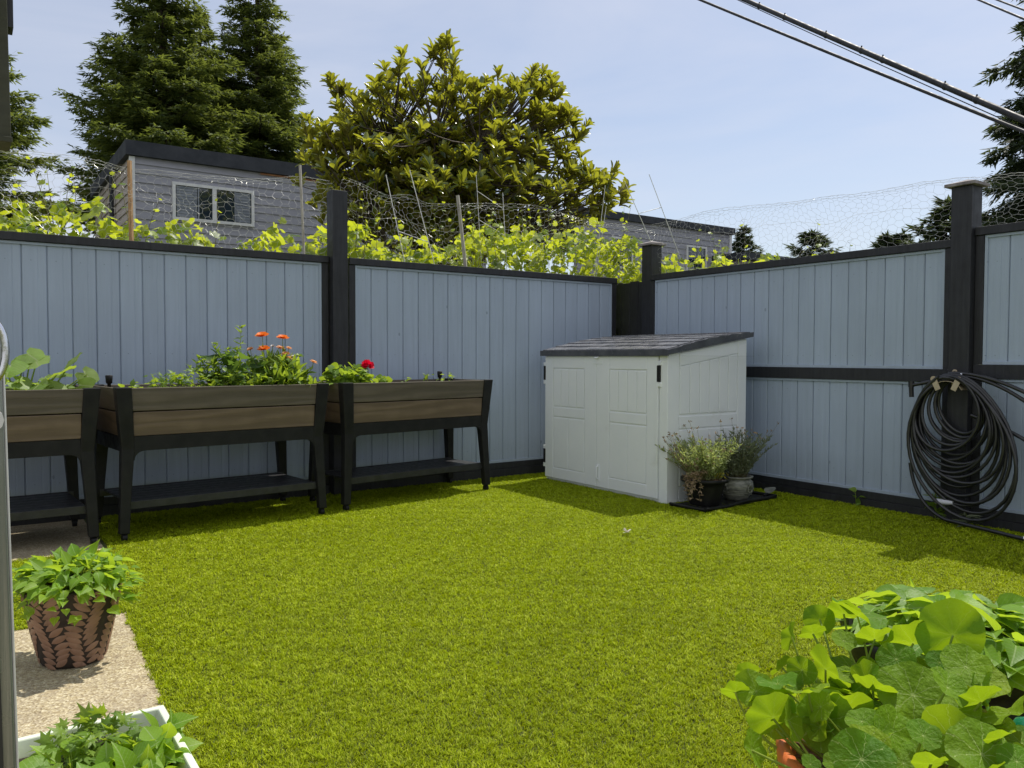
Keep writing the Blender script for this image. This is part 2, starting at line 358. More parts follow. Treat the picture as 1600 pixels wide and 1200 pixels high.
# ------------------------------------------------------------------ leaf templates (x across, y along, z normal)
def strip_leaf(ws, droop=.25, fold=.12, wave=0, seed=0):
    n = len(ws); v = []; uv = []
    r = np.random.default_rng(seed)
    for i, w in enumerate(ws):
        t = i/(n-1); z = -droop*t*t
        wob = wave*r.uniform(-1,1,2)
        v += [(-w, t, z+fold*w*2+wob[0]*w), (0, t, z), (w, t, z+fold*w*2+wob[1]*w)]
        uv += [(.5-w, t), (.5, t), (.5+w, t)]
    f = []
    for i in range(n-1):
        a = i*3; f += [(a,a+1,a+4,a+3),(a+1,a+2,a+5,a+4)]
    return np.array(v), np.array(f), np.array(uv)
def fan_leaf(rad, cy=.35, cup=.1, droop=.15, seed=0, wave=.05):
    n = len(rad); r = np.random.default_rng(seed)
    v = [(0, cy, 0)]; uv = [(.5, cy)]
    A = [math.radians(-90 + 360*(i+.5)/n) for i in range(n)]
    for ring in (.5, 1.):
        for i in range(n):
            x = math.cos(A[i])*rad[i]*ring*(1 if ring == 1 else 1.05); y = cy + math.sin(A[i])*rad[i]*ring
            z = cup*ring*rad[i]*.8 - droop*max(0,y)**2 - droop*abs(x)**1.5 + (r.uniform(-wave,wave) if ring == 1 else 0)
            v.append((x, y, z)); uv.append((.5+x*.9, y))
    f3 = [(0, 1+i, 1+(i+1) % n) for i in range(n)]
    f4 = [(1+i, 1+n+i, 1+n+(i+1) % n, 1+(i+1) % n) for i in range(n)]
    return np.array(v), [f3, f4], np.array(uv)
def disc_leaf(seed, n=26):
    r = np.random.default_rng(seed); v = [(0,0,-.06)]; uv = [(.5,.5)]
    ph = r.uniform(0,6.28,3); lob = r.uniform(.05,.085)
    c3 = r.uniform(-.18,.18); 
    for ring in (.2,.45,.72,1.):
        for i in range(n):
            a = 2*math.pi*i/n
            rr = ring*(1+ (lob*math.cos(7*a+ph[0])*.5 + .06*math.cos(2*a+ph[1]))*ring)*.5
            x, y = rr*math.cos(a), rr*math.sin(a)
            z = -.06*(1-ring)**2 + ring**2*(.06*math.cos(2*a+ph[2]) + .034*math.cos(7*a+ph[1]) + .03*math.cos(5*a+ph[0]) + .03*math.cos(3*a)) + c3*y*y*2 + .05*ring*ring
            v.append((x,y,z)); uv.append((.5+x,.5+y))
    f3 = [(0,1+i,1+(i+1)%n) for i in range(n)]; f4 = []
    for k in range(3):
        b = 1+k*n; c = b+n
        f4 += [(b+i,c+i,c+(i+1)%n,b+(i+1)%n) for i in range(n)]
    return np.array(v), [f3,f4], np.array(uv)
T = {}
T['mag'] = [strip_leaf([.03,.10,.16,.205,.19,.09], .13*k, .3, .02, k) for k in (0,1,2,3)]
T['ovate'] = [strip_leaf([.05,.26,.34,.32,.22,.10,.01], .08+.15*k, .18, .07, k) for k in (0,1,2,3)]
T['heart'] = [strip_leaf([.20,.40,.44,.38,.27,.12,.01], .10+.12*k, .16, .08, k+5) for k in (0,1,2,3)]
T['lance'] = [strip_leaf([.03,.09,.11,.07,.01], .22*k, .2, .02, k) for k in (1,2,3)]
T['needle'] = [(np.array([(-.5,0,0),(.5,0,0),(.35,.6,-.05),(0,1,-.1)],float), np.array([(0,1,2,3)]), np.zeros((4,2)))]
lob5 = [.14,.40,.46,.36,.52,.44,.60,.66,.60,.44,.52,.36,.46,.40]
def jag(base, s, a=.05): r = np.random.default_rng(s); return [max(.08, b*(1+r.uniform(-a*2,a*2))) for b in base]
T['grape'] = [fan_leaf(jag(lob5, s), .36, .12, .2*s/2, s, .05) for s in (1,2,3,4)]
lobs = [.12,.42,.50,.47,.55,.50,.58,.62,.64,.62,.58,.50,.55,.47,.50,.42]
T['squash'] = [fan_leaf(jag(lobs, s+9, .04), .36, .16, .22, s, .06) for s in (1,2,3,4)]
lobm = [.1,.2,.34,.18,.44,.22,.55,.28,.66,.28,.55,.22,.44,.18,.34,.2]
T['mum'] = [fan_leaf(jag(lobm, s+20, .05), .34, .1, .3, s, .05) for s in (1,2,3)]
T['disc'] = [disc_leaf(s) for s in range(8)]
T['petal'] = [strip_leaf([.05,.13,.15,.10], -.1, .1, 0, 1)]

def leaves(mb, kind, P, D, Nn, L, W=None, mi=0, smooth=True, tpl=None):
    """N leaves: P base, D direction, Nn normal, L length, W width factor"""
    P = np.asarray(P, float).reshape(-1,3); n = len(P)
    D = nrm(np.broadcast_to(D, (n,3))); Nn = np.broadcast_to(Nn, (n,3)).astype(float)
    Nn = Nn - D*np.sum(Nn*D, 1, keepdims=True); Nn = nrm(Nn + 1e-6)
    Wx = np.cross(D, Nn)
    L = np.broadcast_to(L, (n,)).astype(float); W = L if W is None else np.broadcast_to(W, (n,)).astype(float)
    ts = T[kind]; idx = rng.integers(0, len(ts), n) if tpl is None else np.full(n, tpl)
    for k in range(len(ts)):
        s = np.where(idx == k)[0]
        if not len(s): continue
        tv, tf, tuv = ts[k]; m = len(tv)
        V = (P[s][:,None,:] + Wx[s][:,None,:]*(tv[None,:,0:1]*W[s][:,None,None]) + D[s][:,None,:]*(tv[None,:,1:2]*L[s][:,None,None]) + Nn[s][:,None,:]*(tv[None,:,2:3]*L[s][:,None,None]))
        off = (np.arange(len(s))*m)[:,None,None]
        UV = np.tile(tuv, (len(s),1))
        fs = tf if isinstance(tf, list) else [tf]
        base = mb.n
        V = V.reshape(-1,3)
        first = True
        for ff in fs:
            F = (np.array(ff)[None] + off).reshape(-1, len(ff[0]))
            mb.f.append(F + base); mb.smooth.append(smooth); mb.mi.append(mi)
        mb.v.append(V); mb.uv.append(UV); mb.n += len(V)
def rdir(n, zmin=-1, zmax=1):
    a = rng.uniform(0, 2*math.pi, n); z = rng.uniform(zmin, zmax, n); r = np.sqrt(np.maximum(0,1-z*z))
    return np.stack([r*np.cos(a), r*np.sin(a), z], 1)
def U(a, b, n=None): return rng.uniform(a, b, n)

# ------------------------------------------------------------------ camera / world / sun
cam = bpy.data.cameras.new('camera'); co = bpy.data.objects.new('camera', cam); COL.objects.link(co); scene.camera = co
co.location = (0,0,1.2)
az, pit, rol = R_(55.5), R_(1.93), R_(.138)
Fh = Vector((math.cos(az), math.sin(az), 0)); F = Fh*math.cos(pit) - Vector((0,0,math.sin(pit)))
Rr = Vector((math.sin(az), -math.cos(az), 0)); Uu = Rr.cross(F)
R2 = Rr*math.cos(rol) + Uu*math.sin(rol); U2 = Uu*math.cos(rol) - Rr*math.sin(rol)
co.matrix_world = Matrix(((R2.x,U2.x,-F.x,0),(R2.y,U2.y,-F.y,0),(R2.z,U2.z,-F.z,1.2),(0,0,0,1)))
cam.sensor_width = 36; cam.lens = 36*1245/1600; cam.clip_end = 3000; cam.clip_start = .02
S = Vector((.55,.13,1)).normalized()
sun = bpy.data.lights.new('sun', 'SUN'); sun.energy = 5.0; sun.angle = R_(.5); sun.color = (1,.95,.86)
so = bpy.data.objects.new('sun', sun); COL.objects.link(so); so.rotation_euler = S.to_track_quat('Z', 'Y').to_euler(); so.location = (5,3,12)
w = bpy.data.worlds.new('World'); scene.world = w; w.use_nodes = True; nt = w.node_tree; nt.nodes.clear()
sky = nt.nodes.new('ShaderNodeTexSky'); sky.sky_type = 'NISHITA'; sky.sun_disc = False
sky.sun_elevation = math.asin(S.z); sky.sun_rotation = math.pi/2 - math.atan2(S.y, S.x)
sky.air_density = 1.0; sky.dust_density = 1.2; sky.ozone_density = 2.0
bg = nt.nodes.new('ShaderNodeBackground'); bg.inputs[1].default_value = .13
wo = nt.nodes.new('ShaderNodeOutputWorld')
tc = nt.nodes.new('ShaderNodeTexCoord'); mp = nt.nodes.new('ShaderNodeMapping'); mp.inputs['Scale'].default_value = (1,1,3.2); mp.inputs['Rotation'].default_value = (0,.35,.3)
nt.links.new(tc.outputs['Generated'], mp.inputs[0])
n1 = noise(nt, mp.outputs[0], 1.7, 6, .55, .6)
f = ramp(nt, n1, [(.34,(.30,)*3),(.75,(.72,)*3)])
cl = mixc(nt, f, sky.outputs[0], (6.2,6.3,7.0))
# added bright cloud bank, out of view behind the camera, to fill shaded faces
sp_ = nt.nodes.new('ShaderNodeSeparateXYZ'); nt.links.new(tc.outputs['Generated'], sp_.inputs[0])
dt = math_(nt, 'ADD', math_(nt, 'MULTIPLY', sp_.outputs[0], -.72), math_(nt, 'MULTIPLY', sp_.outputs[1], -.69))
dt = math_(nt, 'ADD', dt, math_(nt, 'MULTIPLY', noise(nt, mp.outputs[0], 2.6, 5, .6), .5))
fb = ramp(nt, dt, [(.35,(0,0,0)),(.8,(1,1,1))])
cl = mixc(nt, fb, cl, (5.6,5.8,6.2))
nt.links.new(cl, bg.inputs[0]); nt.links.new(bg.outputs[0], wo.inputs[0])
scene.view_settings.view_transform = 'Standard'; scene.view_settings.look = 'None'; scene.view_settings.exposure = 0
try:
    scene.cycles.max_bounces = 8; scene.cycles.transparent_max_bounces = 8; scene.cycles.use_denoising = True
except Exception: pass

# ------------------------------------------------------------------ ground
mb = MB(); mb.box(-400,400,-400,400,-.5,-.012); struct('ground', mb, M['ground'])
mb = MB(); mb.hexa([(-3,-3,-.1),(.278,-3,-.1),(.603,4.058,-.1),(-3,4.058,-.1),(-3,-3,.004),(.278,-3,.004),(.603,4.058,.004),(-3,4.058,.004)]); struct('patio', mb, M['concrete'])
mb = MB(); mb.box(-3,.70,5.43,6.62,-.10,.004); tag(mb.build('paving_slab', M['concrete']), kind='structure')
# turf with relief of its own
def turf_h(x, y): return .006*np.sin(x*2.1+1)*np.sin(y*1.7) + .004*np.sin(x*5.3+y*3.1)
mb = MB()
mb.hexa([(.282,-3,-.1),(6.02,-3,-.1),(6.02,4.0585,-.1),(.606,4.0585,-.1),(.282,-3,.002),(6.02,-3,.002),(6.02,4.0585,.002),(.606,4.0585,.002)]); mb.box(.616,6.02,4.06,6.62,-.1,.002); mb.box(-3,.615,4.06,5.42,-.1,.0015)
struct('lawn', mb, M['turf_base'])
def blades(n, x0, x1, y0, y1, wid, hgt, keep=None):
    x = rng.uniform(x0,x1,n); y = rng.uniform(y0,y1,n)
    if keep is not None:
        k = keep(x,y); x = x[k]; y = y[k]
    n = len(x)
    # flow of the pile: clumps leaning in changing directions
    a = .7*np.sin(x*2.1+1.3*np.sin(y*1.3)) + 1.5*np.sin(x*47+y*31+2*np.sin(y*19)) + 1.5*np.sin(y*53-x*37+2*np.sin(x*23)) + rng.normal(0,1.4,n)
    clump = .5+.5*np.sin(x*71+3*np.sin(y*47))*np.sin(y*69+3*np.sin(x*43))
    lean = rng.uniform(.25,1.1,n); h = hgt*rng.uniform(.55,1.15,n)*(.55+.6*clump)
    d = np.stack([np.cos(a)*lean, np.sin(a)*lean, np.ones(n)],1); d /= np.linalg.norm(d,axis=1,keepdims=True)
    wa = a + math.pi/2 + rng.normal(0,.5,n)
    wid = .0025*np.clip(np.hypot(x,y)/2.3,1,3)**.65
    wv = np.stack([np.cos(wa), np.sin(wa), np.zeros(n)],1)*(wid*rng.uniform(.7,1.3,n)/2)[:,None]
    P = np.stack([x,y,np.full(n,.003)],1)
    mid = P + d*(h*.55)[:,None]; d2 = d.copy(); d2[:,2] *= .35; d2 /= np.linalg.norm(d2,axis=1,keepdims=True)
    tip = mid + d2*(h*.55)[:,None]
    V = np.stack([P-wv, P+wv, mid+wv*.85, mid-wv*.85, tip],1).reshape(-1,3)
    b = (np.arange(n)*5)[:,None]
    return V, b+np.array([[0,1,2,3]]), b+np.array([[3,2,4]])
def lawn_blades(specs):
    mb = MB()
    for sp in specs:
        V, q, t = blades(*sp)
        base = mb.n; mb.v.append(V); mb.uv.append(np.zeros((len(V),2))); mb.n += len(V)
        mb.f += [q+base, t+base]; mb.smooth += [False, False]; mb.mi += [0,0]
    return mb
def edge_x(y): return .598-.046*(4.06-y)
def lawn_keep(x, y):
    r = np.hypot(x,y)
    wob = .006*np.sin(y*19)+.004*np.sin(y*53)+.004*np.sin(y*131)
    ok = (x > edge_x(np.minimum(y,4.06))+wob-.004) | ((y > 4.052+.006*np.sin(x*21)) & (y < 5.45))
    ok &= ~((y > 5.44) & (x < .72))
    dens = np.where(r < 1.7, .12, np.clip((2.3/np.maximum(r,1.)), .40, 1.))
    return ok & (rng.uniform(0,1,len(x)) < dens)
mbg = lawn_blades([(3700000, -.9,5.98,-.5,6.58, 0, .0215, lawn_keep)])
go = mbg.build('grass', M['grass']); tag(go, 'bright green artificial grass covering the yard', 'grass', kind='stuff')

# ------------------------------------------------------------------ fences
def board_panel(L, z0, z1, bw=.155):
    """boards along local x from 0..L, face at y=0 looking to -y"""
    mb = MB(); n = max(1, round(L/bw)); w = L/n
    for i in range(n):
        x0, x1 = i*w, (i+1)*w; g = .0045; c = .006
        prof = [(x0+g*.5,.012),(x0+g*.5,c),(x0+g*.5+c,0),(x0+w*.62,0),(x0+w*.62+.002,.0015),(x0+w*.62+.006,.0015),(x0+w*.62+.008,0),(x1-g*.5-c,0),(x1-g*.5,c),(x1-g*.5,.012)]
        m = len(prof); dy = random.uniform(-.0012,.0012)
        v = [(p[0],p[1]+dy,z0) for p in prof] + [(p[0],p[1]+dy,z1) for p in prof]
        mb.add(v, np.array([(k,k+1,m+k+1,m+k) for k in range(m-1)]))
    mb.box(0, L, .0125, .03, z0, z1)
    return mb
def fence(name, label, origin, rotz, L, z0, z1, mid=None, kick=True):
    root = thing(name, label, 'fence', origin, rotz)
    if mid:
        board_panel(L-.12, z0, mid[0]).build('board_panel', M['fence'], root, (.06,0,0))
        board_panel(L-.12, mid[1], z1-.06).build('board_panel', M['fence'], root, (.06,0,0))
        mb = MB(); mb.box(.0,L,-.028,.04,mid[0],mid[1]); mb.build('middle_rail', M['dark'], root, bevel=.003)
    else:
        board_panel(L-.12, z0, z1-.06).build('board_panel', M['fence'], root, (.06,0,0))
    # painted trim beads
    mb = MB(); b = .02
    secs = [(z0,z1-.06)] if not mid else [(z0,mid[0]),(mid[1],z1-.06)]
    for (a, c) in secs:
        mb.box(.06,L-.06,-.014,0,c-b,c-.001); mb.box(.06,L-.06,-.016,0,a,a+.024)
        mb.box(.06,.06+b,-.0145,0,a+.024,c-b); mb.box(L-.06-b,L-.06,-.0145,0,a+.024,c-b)
    mb.build('trim_bead', M['fence'], root, bevel=.002)
    mb = MB(); mb.box(-.0,L,-.035,.055,z1-.058,z1); mb.build('top_rail', M['dark'], root, bevel=.003)
    zt = z1-.06
    for x0,x1 in ((0,.058),(L-.058,L)):
        mb = MB()
        if mid: mb.box(x0,x1,-.02,.045,z0-.06,mid[0]-.001); mb.box(x0,x1,-.02,.045,mid[1]+.001,zt)
        else: mb.box(x0,x1,-.02,.045,z0-.06,zt)
        mb.build('stile', M['dark'], root, bevel=.002)
    mb = MB(); mb.box(0,L,-.03,.045,-.02,z0-.062); mb.box(.0585,L-.0585,-.0225,.045,z0-.06,z0-.001); mb.build('kickboard', M['dark'], root, bevel=.002)
    return root
fence('board_fence', 'grey blue board fence behind the two planters on the left', (-1.6,6.6,0), 0, 4.20, .15, 2.066)
fence('board_fence', 'grey blue board fence between the tall post and the storage shed', (2.79,6.6,0), 0, 3.12, .15, 2.066)
# right fence: local x runs along -Y
rz = -math.pi/2
fence('board_fence', 'grey blue board fence with a middle rail, right of the shed', (5.976,6.10,0), rz, 3.108, .13, 2.066, (1.022,1.118))
fence('board_fence', 'slightly taller grey blue fence at the right edge beyond the hose', (5.976,2.835,0), rz, 3.6, .13, 2.13, (1.055,1.155))
def post(label, x0, x1, y0, y1, h, cap=None):
    root = thing('fence_post', label, 'post', ((x0+x1)/2,(y0+y1)/2,0))
    w, d = (x1-x0)/2, (y1-y0)/2
    mb = MB(); mb.box(-w,w,-d,d,-.05,h); mb.build('shaft', M['dark'], root, bevel=.004)
    if cap:
        mb = MB(); c = cap; mb.box(-w-c,w+c,-d-c,d+c,h+.001,h+.022)
        mb.add([(-w-c,-d-c,h+.0225),(w+c,-d-c,h+.0225),(w+c,d+c,h+.0225),(-w-c,d+c,h+.0225),(0,0,h+.055)], [(0,1,4),(1,2,4),(2,3,4),(3,0,4)])
        mb.build('cap', M['dark_cap'], root, bevel=.002)
    return root
post('tall uncapped charcoal post between the two left fence panels', 2.610,2.745,6.50,6.64,2.625)
post('charcoal corner post with a flat cap behind the shed', 5.985,6.13,6.115,6.265,2.385,.035)
post('charcoal post with a pale pyramid cap behind the coiled hose', 5.90,6.05,2.84,2.985,2.43,.035)
# dark filler boards by the tall post and in the corner
mb = MB()
root = thing('corner_boards', 'narrow black upright boards closing the fence corner', 'fence', (6.06,6.27,0))
for k in range(5): mb.box(0,.02, .0+k*.13,.125+k*.13,0,2.02+.012*(k%2))
mb.build('board', M['dark'], root, bevel=.003)
mb = MB(); mb.box(.021,.06,0,.36,1.9,1.97); mb.build('rail', M['dark'], root)

# ------------------------------------------------------------------ wire netting
def netting(label, axis, pts, zbot, off, seed, cell=.072):
    """hexagonal wire sheet; pts: list of (s, ztop) along the fence"""
    r = np.random.default_rng(seed)
    s0, s1 = pts[0][0], pts[-1][0]
    ss = np.array([p[0] for p in pts]); zz = np.array([p[1] for p in pts])
    if s0 > s1: ss = ss[::-1]; zz = zz[::-1]
    Lx = abs(s1-s0); nc = int(Lx/(cell*.75)); nr = 11
    ph = r.uniform(0,6,8)
    def warp(u, v):
        s = min(s0,s1) + u*Lx
        zt = np.interp(s, ss, zz)
        vv = v + .035*math.sin(u*Lx*7+ph[0]+v*3) + .03*math.sin(u*Lx*13+ph[1])*v
        if v > .8: vv = v - (v-.8)*.55          # crumpled upper rows
        z = zbot + (zt-zbot)*vv
        s2 = s + .02*math.sin(v*9+ph[2]+s*2) + .05*(v)*math.sin(s*2.7+ph[3]) + .012*math.sin(s*19+v*11)
        y = off + .05*math.sin(s*3.1+ph[4])*v + .035*math.sin(v*7+s*5+ph[5]) + .06*max(0,v-.8)*math.sin(s*9)
        return (s2, y, z) if axis == 'x' else (y, s2, z)
    mb = MB(); segs = set(); V = {}
    def vert(i, j, k):   # hex lattice with horizontally elongated cells
        return (i,j,k)
    # lattice points: columns of zigzag
    pos = {}
    h = 1.0/nr
    for i in range(nc+1):
        for j in range(nr+1):
            cx = i*1.5; cy = j + (.5 if i % 2 else 0)
            for k in range(6):
                a = k*math.pi/3
                x = cx + math.cos(a); y = cy + math.sin(a)/math.sqrt(3)*1.0
                key = (round(x*2), round(y*2))
                pos[key] = (x/(1.5*nc), y*h)
            ks = [(round((cx+math.cos(k*math.pi/3))*2), round((cy+math.sin(k*math.pi/3)/math.sqrt(3))*2)) for k in range(6)]
            for k in range(6):
                e = tuple(sorted((ks[k], ks[(k+1)%6])))
                segs.add(e)
    jit = {k: r.normal(0,.004,3) for k in pos}
    A = []; B = []
    for a, b in segs:
        if pos[a][1] > 1.02 or pos[b][1] > 1.02: continue
        A.append(np.array(warp(*pos[a]))+jit[a]); B.append(np.array(warp(*pos[b]))+jit[b])
    A = np.array(A); B = np.array(B)
    rad = .00082
    d = nrm(B-A); up = np.array([0,0,1.]); u = np.cross(d, up); bad = np.linalg.norm(u,axis=1)<1e-3; u[bad] = (1,0,0); u = nrm(u); w = np.cross(d,u)
    n = len(A); ring = []
    for P in (A,B):
        for k in range(3):
            a = k*2*math.pi/3; ring.append(P + rad*(math.cos(a)*u+math.sin(a)*w))
    Vv = np.stack(ring,1).reshape(-1,3); b0 = (np.arange(n)*6)[:,None,None]
    F = (np.array([(0,1,4,3),(1,2,5,4),(2,0,3,5)])[None]+b0).reshape(-1,4)
    mb.add(Vv, F, False)
    root = thing('wire_netting', label, 'wire netting', (0,0,0), group='chicken wire strips on the fence tops')
    mb.build('mesh_wire', M['wire'], root)
    mb = MB()
    for vv, rr in ((1.0,.0014),(.93,.0011),(.55,.001)):
        q = [np.array(warp(u,vv)) + r.normal(0,.002,3) for u in np.linspace(0,1,90)]
        mb.tube(q, rr, 3, cap=False)
    mb.build('edge_wire', M['wire'], root)
netting('crumpled chicken wire strip above the leftmost fence panel', 'x', [(-1.3,2.72),(-.3,2.72),(.39,2.726),(.75,2.735),(1.05,2.69),(1.52,2.71),(2.02,2.75),(2.39,2.83),(2.62,2.80)], 2.06, 6.68, 1)
netting('sagging chicken wire strip above the middle fence panel', 'x', [(2.75,2.86),(2.95,2.84),(3.2,2.76),(3.45,2.79),(3.66,2.72),(3.95,2.74),(4.3,2.80),(4.84,2.84),(5.4,2.80),(6.0,2.75),(6.5,2.72)], 2.06, 6.68, 2)
netting('chicken wire strip rising along the right fence toward the capped post', 'y', [(6.2,2.70),(5.8,2.70),(5.2,2.70),(4.36,2.66),(3.76,2.61),(3.24,2.60),(3.0,2.58),(2.9,2.56)], 2.06, 6.09, 3)
netting('chicken wire strip right of the capped post', 'y', [(2.86,2.52),(2.7,2.54),(2.5,2.53),(1.6,2.55),(.4,2.5)], 2.10, 6.09, 4)
def stake(label, a, b, w, mat, cat='stake', name='wooden_stake'):
    root = thing(name, label, cat, tuple(b))
    a = np.array(a) - np.array(b); dn = -a/np.linalg.norm(a)
    mb = MB(); mb.tube([dn*1.2, a*.5, a], w, 4, smooth=False); mb.build('shaft', mat, root)
stake('orange brown wooden stake in front of the house corner', (1.057,6.66,2.68), (1.063,6.66,2.10), .017, M['stake_wood'])
stake('thin grey stake right of the house window', (2.383,6.66,2.83), (2.412,6.66,2.11), .012, M['stake_grey'])
stake('leaning grey wooden stake above the middle of the fence', (3.937,6.66,2.753), (4.024,6.66,2.09), .020, M['stake_grey'])
def ladder(label, a0, a1, b0, b1, ts, r=.004):
    root = thing('wire_plant_support', label, 'plant support', tuple(a1))
    o = np.array(a1); P = [np.array(p)-o for p in (a0,a1,b0,b1)]
    mb = MB()
    mb.tube([P[0], P[1], P[1]+(P[1]-P[0])*1.2], r, 5); mb.tube([P[2], P[3], P[3]+(P[3]-P[2])*1.2], r, 5)
    mb.build('upright', M['stake_white'], root)
    mb = MB()
    for t in ts: mb.tube([P[0]+(P[1]-P[0])*t, P[2]+(P[3]-P[2])*(t+.03)], r, 5)
    mb.build('rung', M['stake_white'], root)
ladder('pale wire ladder support leaning in the netting beside the tall post', (3.212,6.72,2.867), (3.36,6.72,2.254), (3.454,6.72,2.946), (3.69,6.72,2.172), (.82,))
ladder('thin wire ladder support standing right of the grey leaning stake', (4.297,6.9,3.04), (4.343,6.9,2.4), (4.62,6.9,2.9), (4.66,6.9,2.3), (.25,.7), .003)
ladder('thin wire ladder support standing against the sky near the corner', (6.22,6.8,3.20), (6.8,6.8,2.30), (6.60,6.8,3.33), (7.1,6.8,2.45), (.38,), .004)
ladder('short wire support poking up right of the magnolia', (5.93,6.8,3.12), (5.84,6.8,2.5), (5.99,6.85,2.9), (5.9,6.85,2.4), (.6,), .003)

# ------------------------------------------------------------------ houses
def siding_wall(L, z0, z1, step=.155):
    """lap siding facing -y, along x 0..L"""
    mb = MB(); z = z0; 
    while z < z1-1e-4:
        t = min(z+step, z1)
        mb.add([(0,-.022,z),(L,-.022,z),(L,-.002,t),(0,-.002,t),(0,0,z),(L,0,z)], np.array([(0,1,2,3),(4,5,1,0)])); z += step
    mb.box(0,L,0,.1,z0,z1)
    return mb
def window(root, x, z, w, h, blinds=True, mull=1, loc_y=-.03):
    fr = MB(); t = .05
    fr.box(x,x+w,loc_y-.03,loc_y+.02,z,z+t); fr.box(x,x+w,loc_y-.03,loc_y+.02,z+h-t,z+h)
    fr.box(x,x+t,loc_y-.03,loc_y+.02,z+t,z+h-t); fr.box(x+w-t,x+w,loc_y-.03,loc_y+.02,z+t,z+h-t)
    for k in range(mull): xm = x+w*(k+1)/(mull+1); fr.box(xm-.035,xm+.035,loc_y-.032,loc_y+.02,z+t,z+h-t)
    o = fr.build('window', M['trim'], root)
    pn = MB(); pn.box(x+t,x+w-t,loc_y+.0,loc_y+.006,z+t,z+h-t); pn.build('pane', M['glass'], o)
    if blinds:
        for q0,q1,q2,q3 in ((x+t+.02,x+w*.29,x+w*.30,x+w*.315),(x+w*.77,x+w-t-.02,x+w*.75,x+w*.765)):
          b = MB(); zz = z+t+.02
          b.box(q0,q1,loc_y-.005,loc_y-.002,z+t+.01,z+h-t-.01)
          while zz < z+h-t-.02:
            b.box(q0,q1,loc_y-.0125,loc_y-.0045,zz,zz+.024); zz += .05
          b.box(q2,q3,loc_y-.016,loc_y-.0045,z+t,z+h-t)
          b.build('blind', M['blind'], o)
root = thing('house', 'grey sided flat roofed house with a wide blinded window, behind the left fence', 'house', (2.40,15,0))
siding_wall(7.2,0,4.62).build('wall', M['siding'], root)
mb = siding_wall(4.4,0,4.62); mb.build('side_wall', M['siding2'], root, (0,4.4,0), rotz=-math.pi/2)
mb = MB(); mb.box(.1,7.2,.1,4.4,4.5,4.6); mb.box(-.09,7.3,-.09,4.5,4.622,4.87); mb.build('roof', M['roof_dark'], root)
mb = MB(); mb.box(2.2,3.6,-.035,-.023,4.585,4.618); mb.build('flashing', M['rust_flash'], root)
mb = MB(); mb.box(-.03,.06,-.035,0,0,4.61); mb.build('corner_trim', M['trim'], root)
mb = MB(); mb.tube([(-.08,1.6,0),(-.08,1.6,4.6)], .04, 8); mb.build('downpipe', M['roof_dark'], root)
window(root, .655,3.60,1.42,.66)
root = thing('house', 'lower grey sided house with two dark windows behind the fence corner', 'house', (12.6,15.5,0))
siding_wall(5.72,0,4.74).build('wall', M['siding'], root)
mb = MB(); mb.box(5.62,5.72,.1,5,0,4.74); mb.box(0,5.6,.1,5,4.6,4.7); mb.box(-.09,5.80,-.09,5,4.742,4.93); mb.build('roof', M['roof_dark'], root)
mb = MB(); mb.box(5.63,5.725,-.03,0,0,4.73); mb.build('corner_trim', M['trim'], root)
window(root, 1.1,3.5,.75,.8,False,0); window(root, 3.85,3.45,.80,.85,False,0)
root = thing('low_roof', 'low dark flat roof right of the second house', 'roof', (17.5,14.6,0))
mb = MB(); mb.box(0,3.8,-.2,2,3.9,4.08); mb.build('roof_slab', M['roof_dark'], root)
mb = MB(); mb.box(.2,3.6,0,1.8,0,3.89); mb.build('wall', M['siding2'], root)

